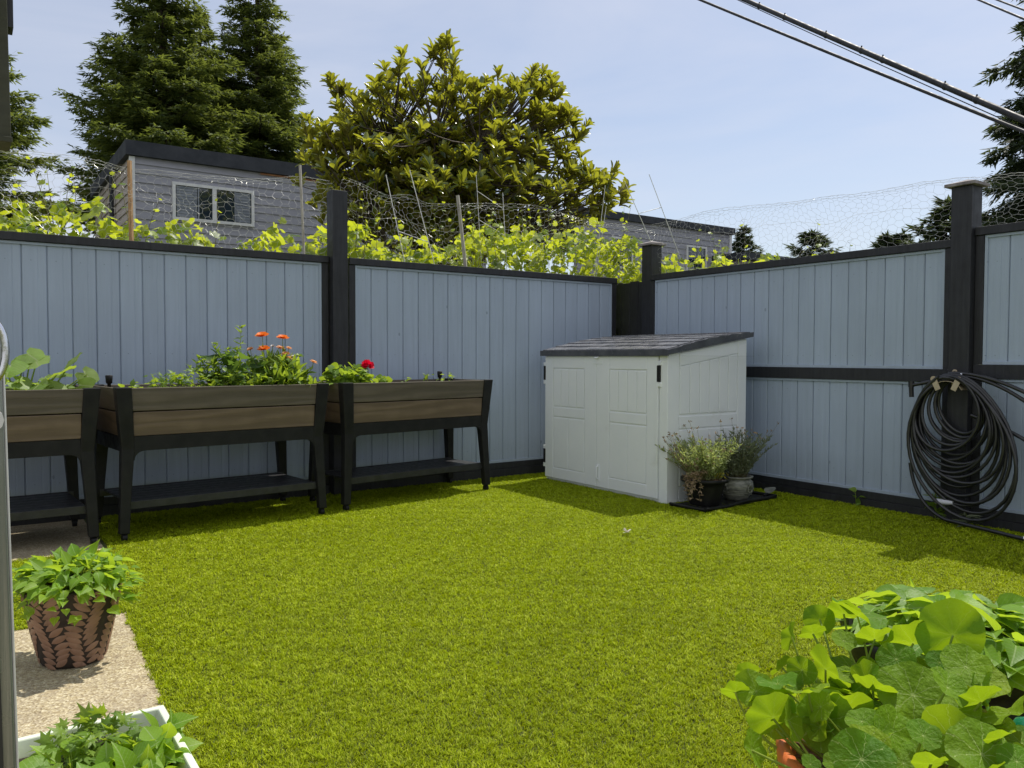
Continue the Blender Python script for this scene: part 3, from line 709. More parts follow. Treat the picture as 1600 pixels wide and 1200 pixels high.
# ------------------------------------------------------------------ conifers
def conifer(name, label, x, y, h, r, mat, seed, z0=1.5, step=.36, per=7, twig=15, droop=.25, upturn=.35, power=.85, nl=.16, az0=None, bare=0, group=None, gap=.12):
    global rng
    keep = rng; rng = np.random.default_rng(seed)
    root = thing(name, label, 'tree', (x,y,0), group=group)
    mb = MB(); mb.tube([(0,0,-.2),(.05,0,h*.5),(0,0,h*.98)], [h*.022,h*.013,.02], 8)
    tr = mb
    crown = MB(); P=[];D=[];Nv=[];L=[];W=[]
    z = z0; lev = 0
    while z < h*.985:
        t = (z-z0)/(h-z0)
        Lb = min(r, 2.3*r*(1-t)**1.25)*(1 if t > .08 else .8+t*2.5)
        nb = max(4, int(per*(.55+.45*(1-t))))
        rot = rng.uniform(0,6.28)
        for k in range(nb):
            if rng.uniform() < gap: continue
            a = rot + k*2*math.pi/nb + rng.normal(0,.2)
            l = Lb*rng.uniform(.55,1.24) + .12
            out = np.array([math.cos(a), math.sin(a), 0]); side = np.array([-math.sin(a), math.cos(a), 0])
            z1 = z + rng.normal(0,step*.3)
            p0 = np.array([0,0,z1]); rise = .35*t
            p1 = p0 + out*l*.55 + np.array([0,0,l*(-droop+rise)]); p2 = p0 + out*l + np.array([0,0,l*(-droop+rise+upturn*.3)])
            pts = bez(p0,p1,p2,7)
            tr.tube(pts, np.linspace(.012+l*.010,.004,7), 4, cap=False)
            nt_ = max(5, int(twig*l/ (r*.7)))
            ss = np.repeat(np.linspace(.10,1.0,nt_),2); sg = np.tile([-1.,1.],nt_); k2 = len(ss); sc = ss[:,None]
            q = (1-sc)**2*p0+2*sc*(1-sc)*p1+sc*sc*p2
            tang = nrm(2*(1-sc)*(p1-p0)+2*sc*(p2-p1))
            tl = l*.40*(1.08-ss*.78)*U(.7,1.25,k2)+.12
            td = nrm(tang*.75 + side*(sg*U(.6,1.1,k2))[:,None] + np.stack([np.zeros(k2),np.zeros(k2),U(-.45,.12,k2)],1))
            cnt = np.maximum(3, (tl/(nl*.36)).astype(int)); id_ = np.repeat(np.arange(k2),cnt*2)
            m_ = len(id_); u_ = U(0.05,1.0,m_); g_ = rng.choice([-1.,1.],m_)
            sd = np.cross(td, [0,0,1.])
            P.append(q[id_]+td[id_]*(tl[id_]*u_)[:,None]+rng.normal(0,.03,(m_,3)))
            D.append(td[id_]*U(.5,1.1,m_)[:,None]+sd[id_]*(g_*U(.2,.9,m_))[:,None]+np.stack([np.zeros(m_),np.zeros(m_),U(-.5,.35,m_)],1))
            Nv.append(np.array([0,0,1.])+rng.normal(0,.5,(m_,3))); L.append(nl*U(.7,1.3,m_)); W.append(np.full(m_,nl*.30))
        z += step*(1-.35*t)
    # leader
    P.append(np.stack([np.zeros(14),np.zeros(14),h*.96+np.arange(14)*.03*h/15],1)); D.append(np.array([0,0,1.])+rng.normal(0,.4,(14,3))); Nv.append(rng.normal(0,1,(14,3))); L.append(np.full(14,nl)); W.append(np.full(14,nl*.3))
    leaves(crown, 'needle', np.concatenate(P), np.concatenate(D), np.concatenate(Nv), np.concatenate(L), np.concatenate(W), smooth=False)
    tr.build('trunk', M['bark'], root); crown.build('crown', mat, root)
    rng = keep
    return root
conifer('spruce_tree', 'big dense spruce rising behind the left part of the house roof', 5.75,29.4,16.6,2.65,M['spruce'],11, step=.38, per=11, twig=17, nl=.20, gap=.2)
conifer('spruce_tree', 'slightly narrower spruce just right of the big one', 9.6,31.5,17.9,2.5,M['spruce'],12, step=.40, per=11, twig=16, nl=.21, gap=.2)
conifer('spruce_tree', 'short spruce tip showing between the two big spruces', 7.7,32.5,14.6,2.0,M['spruce'],19, step=.38, per=10, twig=12, z0=6, nl=.2)
conifer('spruce_tree', 'spruce cut off by the left edge of the picture', -.55,21.8,11.0,2.1,M['spruce'],13, step=.30, per=11, twig=15, nl=.17)
conifer('cedar_tree', 'dark drooping conifer at the right edge behind the overhead cables', 18.9,6.9,12.2,1.65,M['spruce_dark'],14, step=.32, per=11, twig=16, droop=.55, upturn=-.2, nl=.17)
small = [('small far conifer just right of the second house', 46.3,38.1,10.6,2.6,21),('broad far conifer with open branches above the sloping fence', 41,28.7,8.6,3.4,22),('left of the two tiny far conifers above the right fence', 51.7,30.4,9.7,2.4,23),('right of the two tiny far conifers above the right fence', 52.2,29.5,9.8,2.2,24),('far conifer half hidden by the pale capped post', 35.6,18.2,8.1,2.4,25)]
for lb,x,y,h,r,sd in small:
    conifer('conifer_tree', lb, x,y,h,r,M['spruce_dark'],sd, step=.55, per=9, twig=9, nl=.42, upturn=.6, droop=.15, group='distant conifers', gap=.05)

# ------------------------------------------------------------------ magnolia
def magnolia():
    root = thing('magnolia_tree', 'broad magnolia with yellow green and rusty leaves above the middle fence', 'tree', (5.7,10.1,0))
    o = np.array([5.7,10.1,0])
    E = [([5.66,10.01,4.62],1.05,.84,150),([4.94,10.39,4.20],1.07,.76,130),([6.51,9.48,4.40],.97,.80,130),([5.73,9.97,3.55],2.0,.86,330),
         ([4.25,10.69,4.35],.42,.38,26),([6.85,9.24,5.10],.30,.24,12),([7.35,8.85,3.50],.62,.44,56),([4.75,10.5,3.45],.70,.60,70),([4.25,10.68,4.9],.25,.18,6),([5.75,9.95,5.45],.34,.22,12),([7.0,9.1,4.3],.5,.4,26)]
    tips = []
    for c, a, b, n in E:
        d = rdir(int(n*1.55)); rr = U(.45,1.05,len(d))[:,None]
        tips.append(np.array(c) + d*rr*np.array([a,a,b]))
    tips = np.concatenate(tips) - o
    tips = tips[tips[:,2] > 2.3]
    nz = np.sin(tips[:,0]*3.4+1)*np.sin(tips[:,1]*3.1)*np.sin(tips[:,2]*3.7+.5)+.4*np.sin(tips[:,0]*7.7+tips[:,2]*6.1)
    tips = tips[nz > -.42]
    mb = MB()
    trunk_top = np.array([0,0,1.6])
    mb.tube([(0,0,-.1),(.03,.02,.9),trunk_top], [.14,.11,.10], 10)
    hubs = []
    for k in range(11):
        a = k*2.4; e = np.array([math.cos(a)*U(.5,1.2), math.sin(a)*U(.5,1.0), U(2.6,4.4)])
        pts = bez(trunk_top-[0,0,U(0,.5)], (trunk_top+e)/2+[0,0,-.3], e, 8); mb.tube(pts, np.linspace(.07,.03,8), 7); hubs.append(pts)
    H = np.concatenate(hubs)
    cen = np.array([0,0,3.3])
    for t in tips:
        if rng.uniform() < .55:
            j = np.argmin(np.linalg.norm(H-t,axis=1)+U(0,.5,len(H))); h = H[j]
            mb.tube(bez(h, (h+t)/2+[0,0,-.12], t, 5), np.linspace(.014,.006,5), 4, cap=False)
    mb.build('trunk', M['bark'], root)
    lf = MB(); P=[];D=[];Nv=[];L=[]
    for t in tips:
        ax = nrm(nrm(t-cen)*.6 + np.array([0,0,.9]) + rng.normal(0,.25,3))
        u = nrm(np.cross(ax, [.3,.5,.1])); v = np.cross(ax,u); n = rng.integers(8,13)
        for k in range(n):
            a = k*2.4+U(0,.5); sp = U(.2,1.0)*(.45+k/n)
            d = nrm(ax*.8 + (math.cos(a)*u+math.sin(a)*v)*sp)
            P.append(t - ax*U(0,.07)); D.append(d); Nv.append(ax*1.2-d*.5+rng.normal(0,.15,3)); L.append(U(.12,.20))
    leaves(lf, 'mag', np.array(P), np.array(D), np.array(Nv), np.array(L), np.array(L)*.82)
    # inner, darker fill foliage
    d = rdir(3000); c = np.array([.15,-.1,3.3]) + d*(U(.2,.8,3000)[:,None])*np.array([1.6,1.5,1.1])
    leaves(lf, 'mag', c, rdir(3000,-.4,.9), rdir(3000,0,1), U(.12,.18,3000), U(.11,.16,3000))
    lf.build('crown', M['magnolia'], root)
magnolia()

# ------------------------------------------------------------------ grape vines
def vine(label, axis, s0, s1, off0, off1, top, n, seed, shoots=8, zmin=1.2):
    global rng
    keep = rng; rng = np.random.default_rng(seed)
    mid = (s0+s1)/2
    root = thing('grape_vine', label, 'vine', (mid,(off0+off1)/2,0) if axis=='x' else ((off0+off1)/2,mid,0))
    o = np.array(root.location)
    s = U(s0,s1,n); zt = np.interp(s, [p[0] for p in top], [p[1] for p in top]) + .07*np.sin(s*9)+.06*np.sin(s*23)+.03*np.sin(s*51)
    z = zt - (U(0,1,n)**1.6)*(zt-zmin); off = U(off0,off1,n)
    P = np.stack([s,off,z],1) if axis=='x' else np.stack([off,s,z],1)
    P = P - o
    d = rdir(n,-.9,.7); nn = rdir(n,-.6,1)*1.2+np.array([.2,-.35,.55])
    lf = MB(); st = MB()
    leaves(lf, 'grape', P, d, nn, U(.04,.125,n))
    for k in range(shoots):
        ss = U(s0,s1); zz = float(np.interp(ss, [p[0] for p in top], [p[1] for p in top])); oo = U(off0, off1)
        a = np.array([ss,oo,zz-.3]) if axis=='x' else np.array([oo,ss,zz-.3]); a = a-o
        b = a + np.array([U(-.25,.25),U(-.12,.12),U(.45,.7)]); mid_ = (a+b)/2+rng.normal(0,.06,3)
        q = bez(a,mid_,b,8); st.tube(q, np.linspace(.004,.0015,8), 4, cap=False)
        for i in range(2,8):
            leaves(lf, 'grape', [q[i]], rdir(1,-.4,.5), rdir(1,.3,1), U(.035,.10)*(1.1-i*.08))
        tl = [q[-1]+np.array([math.cos(w*.8)*.01*w, 0, .008*w]) for w in range(8)]
        st.tube(tl, .0011, 3, cap=False)
    for k in range(14):
        ss = s0+(s1-s0)*k/13
        a = np.array([ss,(off0+off1)/2,-.05]) if axis=='x' else np.array([(off0+off1)/2,ss,-.05])
        b = a+np.array([U(-.2,.2),U(-.05,.05),2.0]); st.tube(bez(a-o,(a+b)/2-o+rng.normal(0,.08,3),b-o,8), np.linspace(.014,.006,8), 5, cap=False)
    st.build('stem', M['twig'], root); lf.build('foliage', M['grape'], root)
    rng = keep
vine('leafy grape vine spilling over the leftmost fence panel', 'x', -1.2,2.58, 6.74,7.35, [(-1.2,2.22),(.2,2.20),(.6,2.34),(.9,2.28),(1.5,2.22),(1.9,2.10),(2.1,2.26),(2.6,2.18)], 1500, 31, 22)
vine('dense bright grape vine above the fence between tall post and corner', 'x', 2.72,6.9, 6.74,7.5, [(2.7,2.34),(3.2,2.32),(3.8,2.22),(4.2,2.34),(4.6,2.50),(5.4,2.52),(6.1,2.56),(6.5,2.44),(6.9,2.30)], 3000, 32, 40)
vine('sparse grape shoots peeping over the right fence near the corner', 'y', 4.3,6.9, 6.30,6.8, [(4.3,2.06),(4.9,2.10),(5.4,2.16),(6.0,2.22),(6.9,2.3)], 520, 33, 10)

# ------------------------------------------------------------------ overhead cables
def cable(label, a, b, r, sag=.1, bumps=0, name='overhead_cable'):
    a = np.array(a,float); b = np.array(b,float); d = b-a
    a2 = a-d*1.5; b2 = b+d*.8
    root = thing(name, label, 'cable', tuple(a2))
    t = np.linspace(0,1,60)[:,None]; q = a2+(b2-a2)*t; q[:,2] -= (sag*4*t*(1-t))[:,0]; q[:,2] += sag*.97
    mb = MB(); mb.tube(q-a2, r, 8); mb.build('line', M['cable'], root)
    if bumps:
        for k in range(bumps):
            u = (k+.5+U(-.25,.25))/bumps; p = a2+(b2-a2)*u; p[2] -= sag*4*u*(1-u)-sag*.97; p = p-a2
            mb = MB(); mb.tube([p-nrm(d)*.03, p, p+nrm(d)*.03],[r*1.02,r*1.25,r*1.02],8); mb.tube([p+[0,0,r*.8],p+[0,0,r*1.75]],r*.3,6)
            mb.build('clamp', M['cable'], root)
cable('thick bundled overhead cable crossing the sky at upper right', (8.879,7.309,6.082),(7.82,3.332,3.309), .030, .05, 24)
cable('slim wire running just under the thick overhead cable', (8.87,7.3,6.03),(7.80,3.33,3.23), .005, .06)
cable('second overhead cable below the thick one', (8.119,7.422,5.932),(7.36,3.135,3.089), .016, .05)
cable('left of two short cables in the top right corner', (12.631,6.039,6.567),(11.948,5.122,5.807), .016, .01)
cable('right of two short cables in the top right corner', (12.875,5.989,6.65),(12.132,5.202,6.0), .014, .01)

# ------------------------------------------------------------------ raised planters
def planter(label, fl, fr, depth=.72):
    fl = np.array(fl); fr = np.array(fr); L = np.linalg.norm(fr-fl); rot = math.atan2(*(fr-fl)[::-1])
    root = thing('raised_planter', label, 'planter', (fl[0],fl[1],0), rot, group='raised wooden planters along the left fence')
    zt, za, zb = 1.0, .60, .68
    def off(z): return .038*(z-za)/(zt-za) if z > za else .022*(za-z)/za - .0
    def corner(z, cx, cy):   # outward corner position
        o = off(z); return np.array([ -o if cx == 0 else L+o, -o*.8 if cy == 0 else depth+o*.8])
    for cx in (0,1):
        for cy in (0,1):
            sx = 1 if cx == 0 else -1; sy = 1 if cy == 0 else -1
            rows = [(.055,.060,.055),(.30,.066,.058),(za,.080,.066),(zt,.098,.075)]
            V = []
            for z, wx, wy in rows:
                c = corner(z,cx,cy); V += [(c[0],c[1],z),(c[0]+sx*wx,c[1],z),(c[0]+sx*wx,c[1]+sy*wy,z),(c[0],c[1]+sy*wy,z)]
            F = []
            for i in range(len(rows)-1):
                for k in range(4): a=i*4+k; b=i*4+(k+1)%4; F.append((a,b,b+4,a+4) if sx*sy>0 else (b,a,a+4,b+4))
            n=len(V); F += [(3,2,1,0),(n-4,n-3,n-2,n-1)] if sx*sy>0 else [(0,1,2,3),(n-1,n-2,n-3,n-4)]
            mb = MB(); mb.add(V,F); leg = mb.build('leg', M['plastic_black'], root, bevel=.006)
            c = corner(.055,cx,cy); mb = MB(); mx_, my_ = c[0]+sx*.032, c[1]+sy*.03
            mb.tube([(mx_-.014,my_,.028),(mx_+.014,my_,.028)], .027, 12); mb.box(mx_-.019,mx_+.019,my_-.01,my_+.01,.035,.06)
            mb.build('caster', M['plastic_black'], leg)
    # planks: two courses on each side
    def plank(z0, z1, side, mat, name='plank'):
        mb = MB(); i_ = .012
        a0, a1 = off(z0), off(z1)
        if side in ('front','back'):
            def y(z, ex): o = off(z)*.8; return (-o+i_+ex) if side=='front' else (depth+o-i_-ex)
            xs = (.07, L-.07)
            x0a, x1a = .078-a0, L-.078+a0; x0b, x1b = .094-a1, L-.094+a1
            e = .022
            ya, yb = sorted((y(z0,0),y(z0,e))), sorted((y(z1,0),y(z1,e)))
            v = [(x0a,ya[0],z0),(x1a,ya[0],z0),(x1a,ya[1],z0),(x0a,ya[1],z0),(x0b,yb[0],z1),(x1b,yb[0],z1),(x1b,yb[1],z1),(x0b,yb[1],z1)]
        else:
            def x(z, ex): o = off(z); return (-o+i_+ex) if side=='left' else (L+o-i_-ex)
            e = .022; xa, xb = sorted((x(z0,0),x(z0,e))), sorted((x(z1,0),x(z1,e)))
            y0a,y1a = .06-a0*.8, depth-.06+a0*.8; y0b,y1b = .07-a1*.8, depth-.07+a1*.8
            v = [(xa[0],y0a,z0),(xa[1],y0a,z0),(xa[1],y1a,z0),(xa[0],y1a,z0),(xb[0],y0b,z1),(xb[1],y0b,z1),(xb[1],y1b,z1),(xb[0],y1b,z1)]
        mb.hexa(v); mb.build(name, mat, root, bevel=.004)
    for sd in ('front','back','left','right'):
        plank(zb+.002,.838,sd,M['plank_brown']); plank(.845,.995,sd,M['plank_grey'])
    # apron with rounded gussets
    mb = MB()
    for yy in ((.002,.035),(depth-.035,depth-.002)):
        mb.box(.0775,L-.0775,yy[0],yy[1],.585,zb)
        for sx, x0 in ((1,.0775),(-1,L-.0775)):
            pts = [(0,0)] + [(.06-.06*math.sin(a), -.06+.06*math.cos(a)) for a in np.linspace(0,math.pi/2,6)][:] 
            pts = [(x0+sx*px_, .584+pz) for px_, pz in [(0,0),(.06,0)]+[(.06*(1-math.sin(a)), -.06*(1-math.cos(a))) for a in np.linspace(.15,math.pi/2,6)]]
            n = len(pts); V = [(p[0],yy[0]+.001,p[1]) for p in pts]+[(p[0],yy[1]-.001,p[1]) for p in pts]
            mb.add(V, [tuple(range(n)), tuple(range(2*n-1,n-1,-1))]+[(i,(i+1)%n,n+(i+1)%n,n+i) for i in range(n)])
    for xx in ((.003,.035),(L-.035,L-.003)): mb.box(xx[0],xx[1],.068,depth-.068,.585,zb-.001)
    mb.build('apron', M['plastic_black'], root, bevel=.003)
    mb = MB(); mb.box(.03,L-.03,.02,depth-.02,.60,.62); mb.build('floor_tray', M['plastic_black'], root)
    # slatted shelf
    mb = MB()
    for k in range(6):
        y0 = .045+k*(depth-.1)/6; mb.box(.05,L-.05,y0,y0+(depth-.1)/6-.006,.238,.252)
    mb.box(.02,L-.02,.022,.044,.205,.256); mb.box(.02,L-.02,depth-.05,depth-.03,.205,.256)
    mb.build('shelf', M['shelf'], root, bevel=.002)
    # soil
    mb = MB(); nx, ny = 40, 14
    xs = np.linspace(-.02,L+.02,nx); ys = np.linspace(-.015,depth+.015,ny); X,Y = np.meshgrid(xs,ys,indexing='ij')
    Z = .945+rng.normal(0,.006,X.shape); V = np.stack([X,Y,Z],-1).reshape(-1,3)
    F = [(i*ny+j,(i+1)*ny+j,(i+1)*ny+j+1,i*ny+j+1) for i in range(nx-1) for j in range(ny-1)]
    mb.add(V,np.array(F),True); mb.build('soil', M['soil'], root)
    return root, rot, L
def onp(fl, rot, x, y, z=.95): return (fl[0]+x*math.cos(rot)-y*math.sin(rot), fl[1]+x*math.sin(rot)+y*math.cos(rot), z)
P1 = (-.76,5.56); P2 = (.822,5.614); P3 = (2.411,5.776)
r1,a1,L1 = planter('wooden planter cut by the left edge, full of broad squash leaves', P1, (.669,5.632))
r2,a2,L2 = planter('middle wooden planter with orange flowers', P2, (2.225,5.75))
r3,a3,L3 = planter('wooden planter with one red flower, nearest the shed', P3, (3.852,5.986), .55)
for p,a,x,y,lb in ((P2,a2,.04,.46,'black gauge peg at the back left of the middle planter'),(P3,a3,1.27,.46,'black gauge peg at the back right of the planter nearest the shed')):
    root = thing('water_gauge', lb, 'gauge', onp(p,a,x,y,.94))
    mb = MB(); mb.lathe([(.012,0),(.012,.07),(.02,.075),(.024,.125),(.019,.13),(.017,.09)], seg=14, cap1=True); mb.build('tube', M['plastic_black'], root)

# ---- plants in planters
def stemmed(root, mbs, base, tip, r=.004, bend=.03):
    mbs.tube(bez(base, (np.array(base)+tip)/2+rng.normal(0,bend,3), tip, 7), np.linspace(r,r*.6,7), 5, cap=False)
# squash
def squash(label, loc, spec, n2=26):
    root = thing('squash_plant', label, 'plant', loc); st=MB(); lf=MB()
    for (x,y,z,s) in spec:
        tip = np.array([x,y,z]); b = np.array([x*.55,y*.5,0]); stemmed(root,st,b,tip,.006,.02)
        d = nrm(np.array([x*.8+U(-.3,.3), U(-1,-.1), U(-.15,.15)])); nn = np.array([U(-.7,.3),U(-1.3,-.3),.8])
        leaves(lf,'squash',[tip-d*s*.3],d+rng.normal(0,.3,3),nn,s*.74)
    for k in range(n2):
        x = U(-.62,.40); y = U(-.16,.25); leaves(lf,'ovate',[(x,y,U(.02,.10))],rdir(1,-.2,.6),rdir(1,.4,1),U(.05,.1))
    st.build('stem', M['nast_stem'], root); lf.build('foliage', M['squash'], root)
squash('broad leaved squash plant in the planter at the left edge', onp(P1,a1,1.03,.22,.95), [(-.52,.0,.15,.24),(-.36,.08,.22,.24),(-.21,-.08,.24,.20),(-.28,.1,.16,.22),(-.05,.02,.20,.25),(.02,-.1,.13,.22),(.12,.02,.21,.22),(.22,-.06,.13,.26),(.30,.04,.19,.22),(.34,-.06,.10,.18),(-.12,.12,.12,.22),(-.62,.1,.2,.25),(.14,-.14,.08,.2),(-.42,-.12,.1,.2),(-.3,-.15,.12,.2),(.1,.1,.26,.2),(-.08,-.1,.16,.18),(.2,-.14,.06,.17),(.0,-.15,.05,.18),(.24,.1,.12,.2),(.4,.02,.13,.17),(-.16,-.15,.09,.2),(.06,.12,.24,.2),(-.5,-.14,.2,.2)])
def bush(name, label, cat, loc, ext, n, kind, size, mat, stems=10, zfun=None, smooth=True, upd=(.0,1), wfac=1.):
    root = thing(name, label, cat, loc); st=MB(); lf=MB()
    P = np.stack([U(-ext[0],ext[0],n),U(-ext[1],ext[1],n),U(.0,1,n)**.8*ext[2]],1)
    k = (P[:,0]/ext[0])**2+(P[:,1]/ext[1])**2+(P[:,2]/ext[2])**2*.6 < 1.15; P = P[k]; n = len(P)
    D = nrm(P*np.array([1,1,.3])/np.array(ext)+rng.normal(0,.6,(n,3))); D[:,2] = np.abs(D[:,2])*upd[1]+upd[0]
    L_ = U(size[0],size[1],n)
    leaves(lf,kind,P,D,rdir(n,.2,1)+np.array([0,0,.6]),L_,L_*wfac)
    for i in rng.integers(0,n,stems): stemmed(root,st,(P[i][0]*.3,P[i][1]*.3,-.01),P[i],.003,.02)
    st.build('stem', M['nast_stem'], root); lf.build('foliage', mat, root)
    return root
bush('lettuce_seedling','tiny pair of green leaves at the left end of the middle planter','seedling',onp(P2,a2,.09,.12),(.06,.04,.09),14,'ovate',(.05,.08),M['herb'],3)
bush('strawberry_plant','low light green plant left of the tall herbs in the middle planter','plant',onp(P2,a2,.33,.2),(.13,.12,.13),90,'mum',(.04,.07),M['herb'],12)
bush('ground_creeper','low fine leaved plant in the middle of the planter with orange flowers','plant',onp(P2,a2,.62,.16),(.22,.14,.16),260,'ovate',(.025,.05),M['herb'],16)
bush('chard_plant','dark broad leaved plant left of the orange flowers','plant',onp(P2,a2,.84,.24),(.16,.13,.26),60,'ovate',(.08,.15),M['herb_dark'],14)
bush('strawberry_plant','low bright green leaves along the front rim under the orange flowers','plant',onp(P2,a2,.98,.10),(.36,.08,.11),170,'ovate',(.035,.065),M['herb'],14)
# feathery tall herb
def feathery(label, loc, stems, seed=3):
    root = thing('tall_herb', label, 'plant', loc); st=MB(); lf=MB()
    for (x,y,z) in stems:
        b = np.array([x*.4,y*.4,0]); t = np.array([x,y,z]); m_ = (b+t)/2+rng.normal(0,.02,3); q = bez(b,m_,t,14); st.tube(q,np.linspace(.003,.0012,14),4,cap=False)
        for i in range(2,14):
            n = 3; leaves(lf,'lance',np.repeat(q[i:i+1],n,0),rdir(n,.1,.9),rdir(n),U(.04,.09,n)*(1.1-i*.03),U(.05,.08,n))
        leaves(lf,'ovate',np.repeat(q[-1:],5,0),rdir(5,.3,1),rdir(5),.02,.02)
    st.build('stem', M['nast_stem'], root); lf.build('foliage', M['herb'], root)
feathery('feathery tall herb reaching up left of the orange flowers', onp(P2,a2,.80,.25), [(.08,.0,.46),(-.10,.02,.34),(-.02,.0,.30),(-.2,.02,.24),(.02,.05,.26),(.14,-.02,.25),(-.28,0,.17),(-.14,-.05,.2),(.06,.06,.3),(-.22,.05,.2)])
def flower(root, c, ax, r, mat, n=16, double=1):
    fl = MB(); ax = nrm(np.array(ax,float)); u = nrm(np.cross(ax,[.31,.52,.2])); v = np.cross(ax,u)
    for lay in range(double+1):
        a = np.arange(n)/n*6.283+lay*.2+rng.normal(0,.05,n)
        D = np.cos(a)[:,None]*u+np.sin(a)[:,None]*v+ax*(.12+.35*lay)
        leaves(fl,'petal',np.repeat([c],n,0)+ax*.003*lay,D,np.repeat([ax],n,0),r*(1-.2*lay),r*1.3)
    fl.lathe([(r*.28,0),(r*.3,.004),(r*.2,.009),(0.001,.011)],c=tuple(np.array(c)+ax*.001),seg=10)
    return fl.build('flower', mat, root)
def calendula(label, loc):
    root = thing('calendula_plant', label, 'flowering plant', loc); st=MB(); lf=MB()
    fl = [(-.13,-.02,.40,1,.042,-.3),(-.125,-.04,.30,1,.040,-.2),(.03,.0,.385,1,.040,.1),(.02,.03,.31,0,.030,0),(.075,.0,.31,0,.022,.2),(.045,-.02,.265,0,.028,0),(.06,-.04,.235,0,.026,.1),(.11,.0,.245,2,.022,0),(-.04,.02,.325,2,.016,0),(-.22,-.03,.30,0,.022,-.3),(.245,-.06,.205,0,.028,.4),(.155,0,.25,3,.03,0)]
    for (x,y,z,t,r,tl) in fl:
        b = np.array([x*.35,y*.3,0]); tp = np.array([x,y,z]); q = bez(b,np.array([x*.9,y,z*.5]),tp,9); st.tube(q,np.linspace(.0035,.002,9),5,cap=False)
        for i in range(1,7):
            k=3; leaves(lf,'lance',np.repeat(q[i:i+1],k,0),rdir(k,.2,.9),rdir(k,.0,1),U(.06,.11,k)*(1.15-.1*i),U(.09,.14,k)*(1.1-.08*i))
        mat = [M['fl_peach'],M['fl_orange'],M['fl_white'],M['herb']][t]
        flower(root,tp,(tl+U(-.2,.2),-.25,1.0),r*1.22,mat,18 if t==1 else 12)
    n=560; P = np.stack([rng.normal(0,.12,n),rng.normal(0,.08,n),U(0,.22,n)],1); P[:,2]*= np.exp(-(P[:,0]/.2)**2)
    leaves(lf,'lance',P,rdir(n,.2,1)+np.array([0,0,.35]),rdir(n,0,1),U(.06,.12,n),U(.09,.15,n))
    st.build('stem', M['nast_stem'], root); lf.build('foliage', M['herb'], root)
calendula('marigold plant with open orange and faded peach flowers in the middle planter', onp(P2,a2,1.15,.2))
bush('geranium_leaves','pale ruffled leafy plant at the left end of the planter nearest the shed','plant',onp(P3,a3,.14,.2),(.17,.14,.16),190,'squash',(.04,.08),M['herb'],12)
root = thing('geranium_plant','single crimson flower on a short leafy stem','flowering plant',onp(P3,a3,.33,.18)); st=MB(); lf=MB()
st.tube(bez((0,0,0),(.0,.0,.08),(-.01,0,.165),6),.0035,5)
c=np.array([-.01,0,.175]); d=rdir(70,-.3,1); leaves(lf,'squash',c+d*.018,d,rdir(70)+d*.5,U(.022,.04,70)); lf.build('flower',M['fl_red'],root)
lf=MB(); n=60; leaves(lf,'squash',np.stack([U(-.13,.15,n),U(-.1,.1,n),U(.01,.075,n)],1),rdir(n,0,.8),rdir(n,.3,1),U(.04,.065,n)); lf.build('foliage',M['herb'],root)
lf=MB(); leaves(lf,'lance',[(.03,0,.08),(.05,.01,.07),(.02,-.02,.08)],rdir(3,.6,1),rdir(3),.06,.1); st.build('stem',M['nast_stem'],root)
for i,(x,s,lb) in enumerate(((.72,.02,'tiny seedling in the middle of the planter nearest the shed'),(.93,.035,'second tiny seedling, left of the two pale ones'),(1.06,.055,'pale small seedling near the right gauge peg'),(1.20,.045,'small dark seedling beside the right gauge peg'))):
    bush('seedling',lb,'seedling',onp(P3,a3,x,.22,.96),(s,s,.05+s),10,'ovate',(.03,.05),M['squash' if i==2 else 'herb'],2)

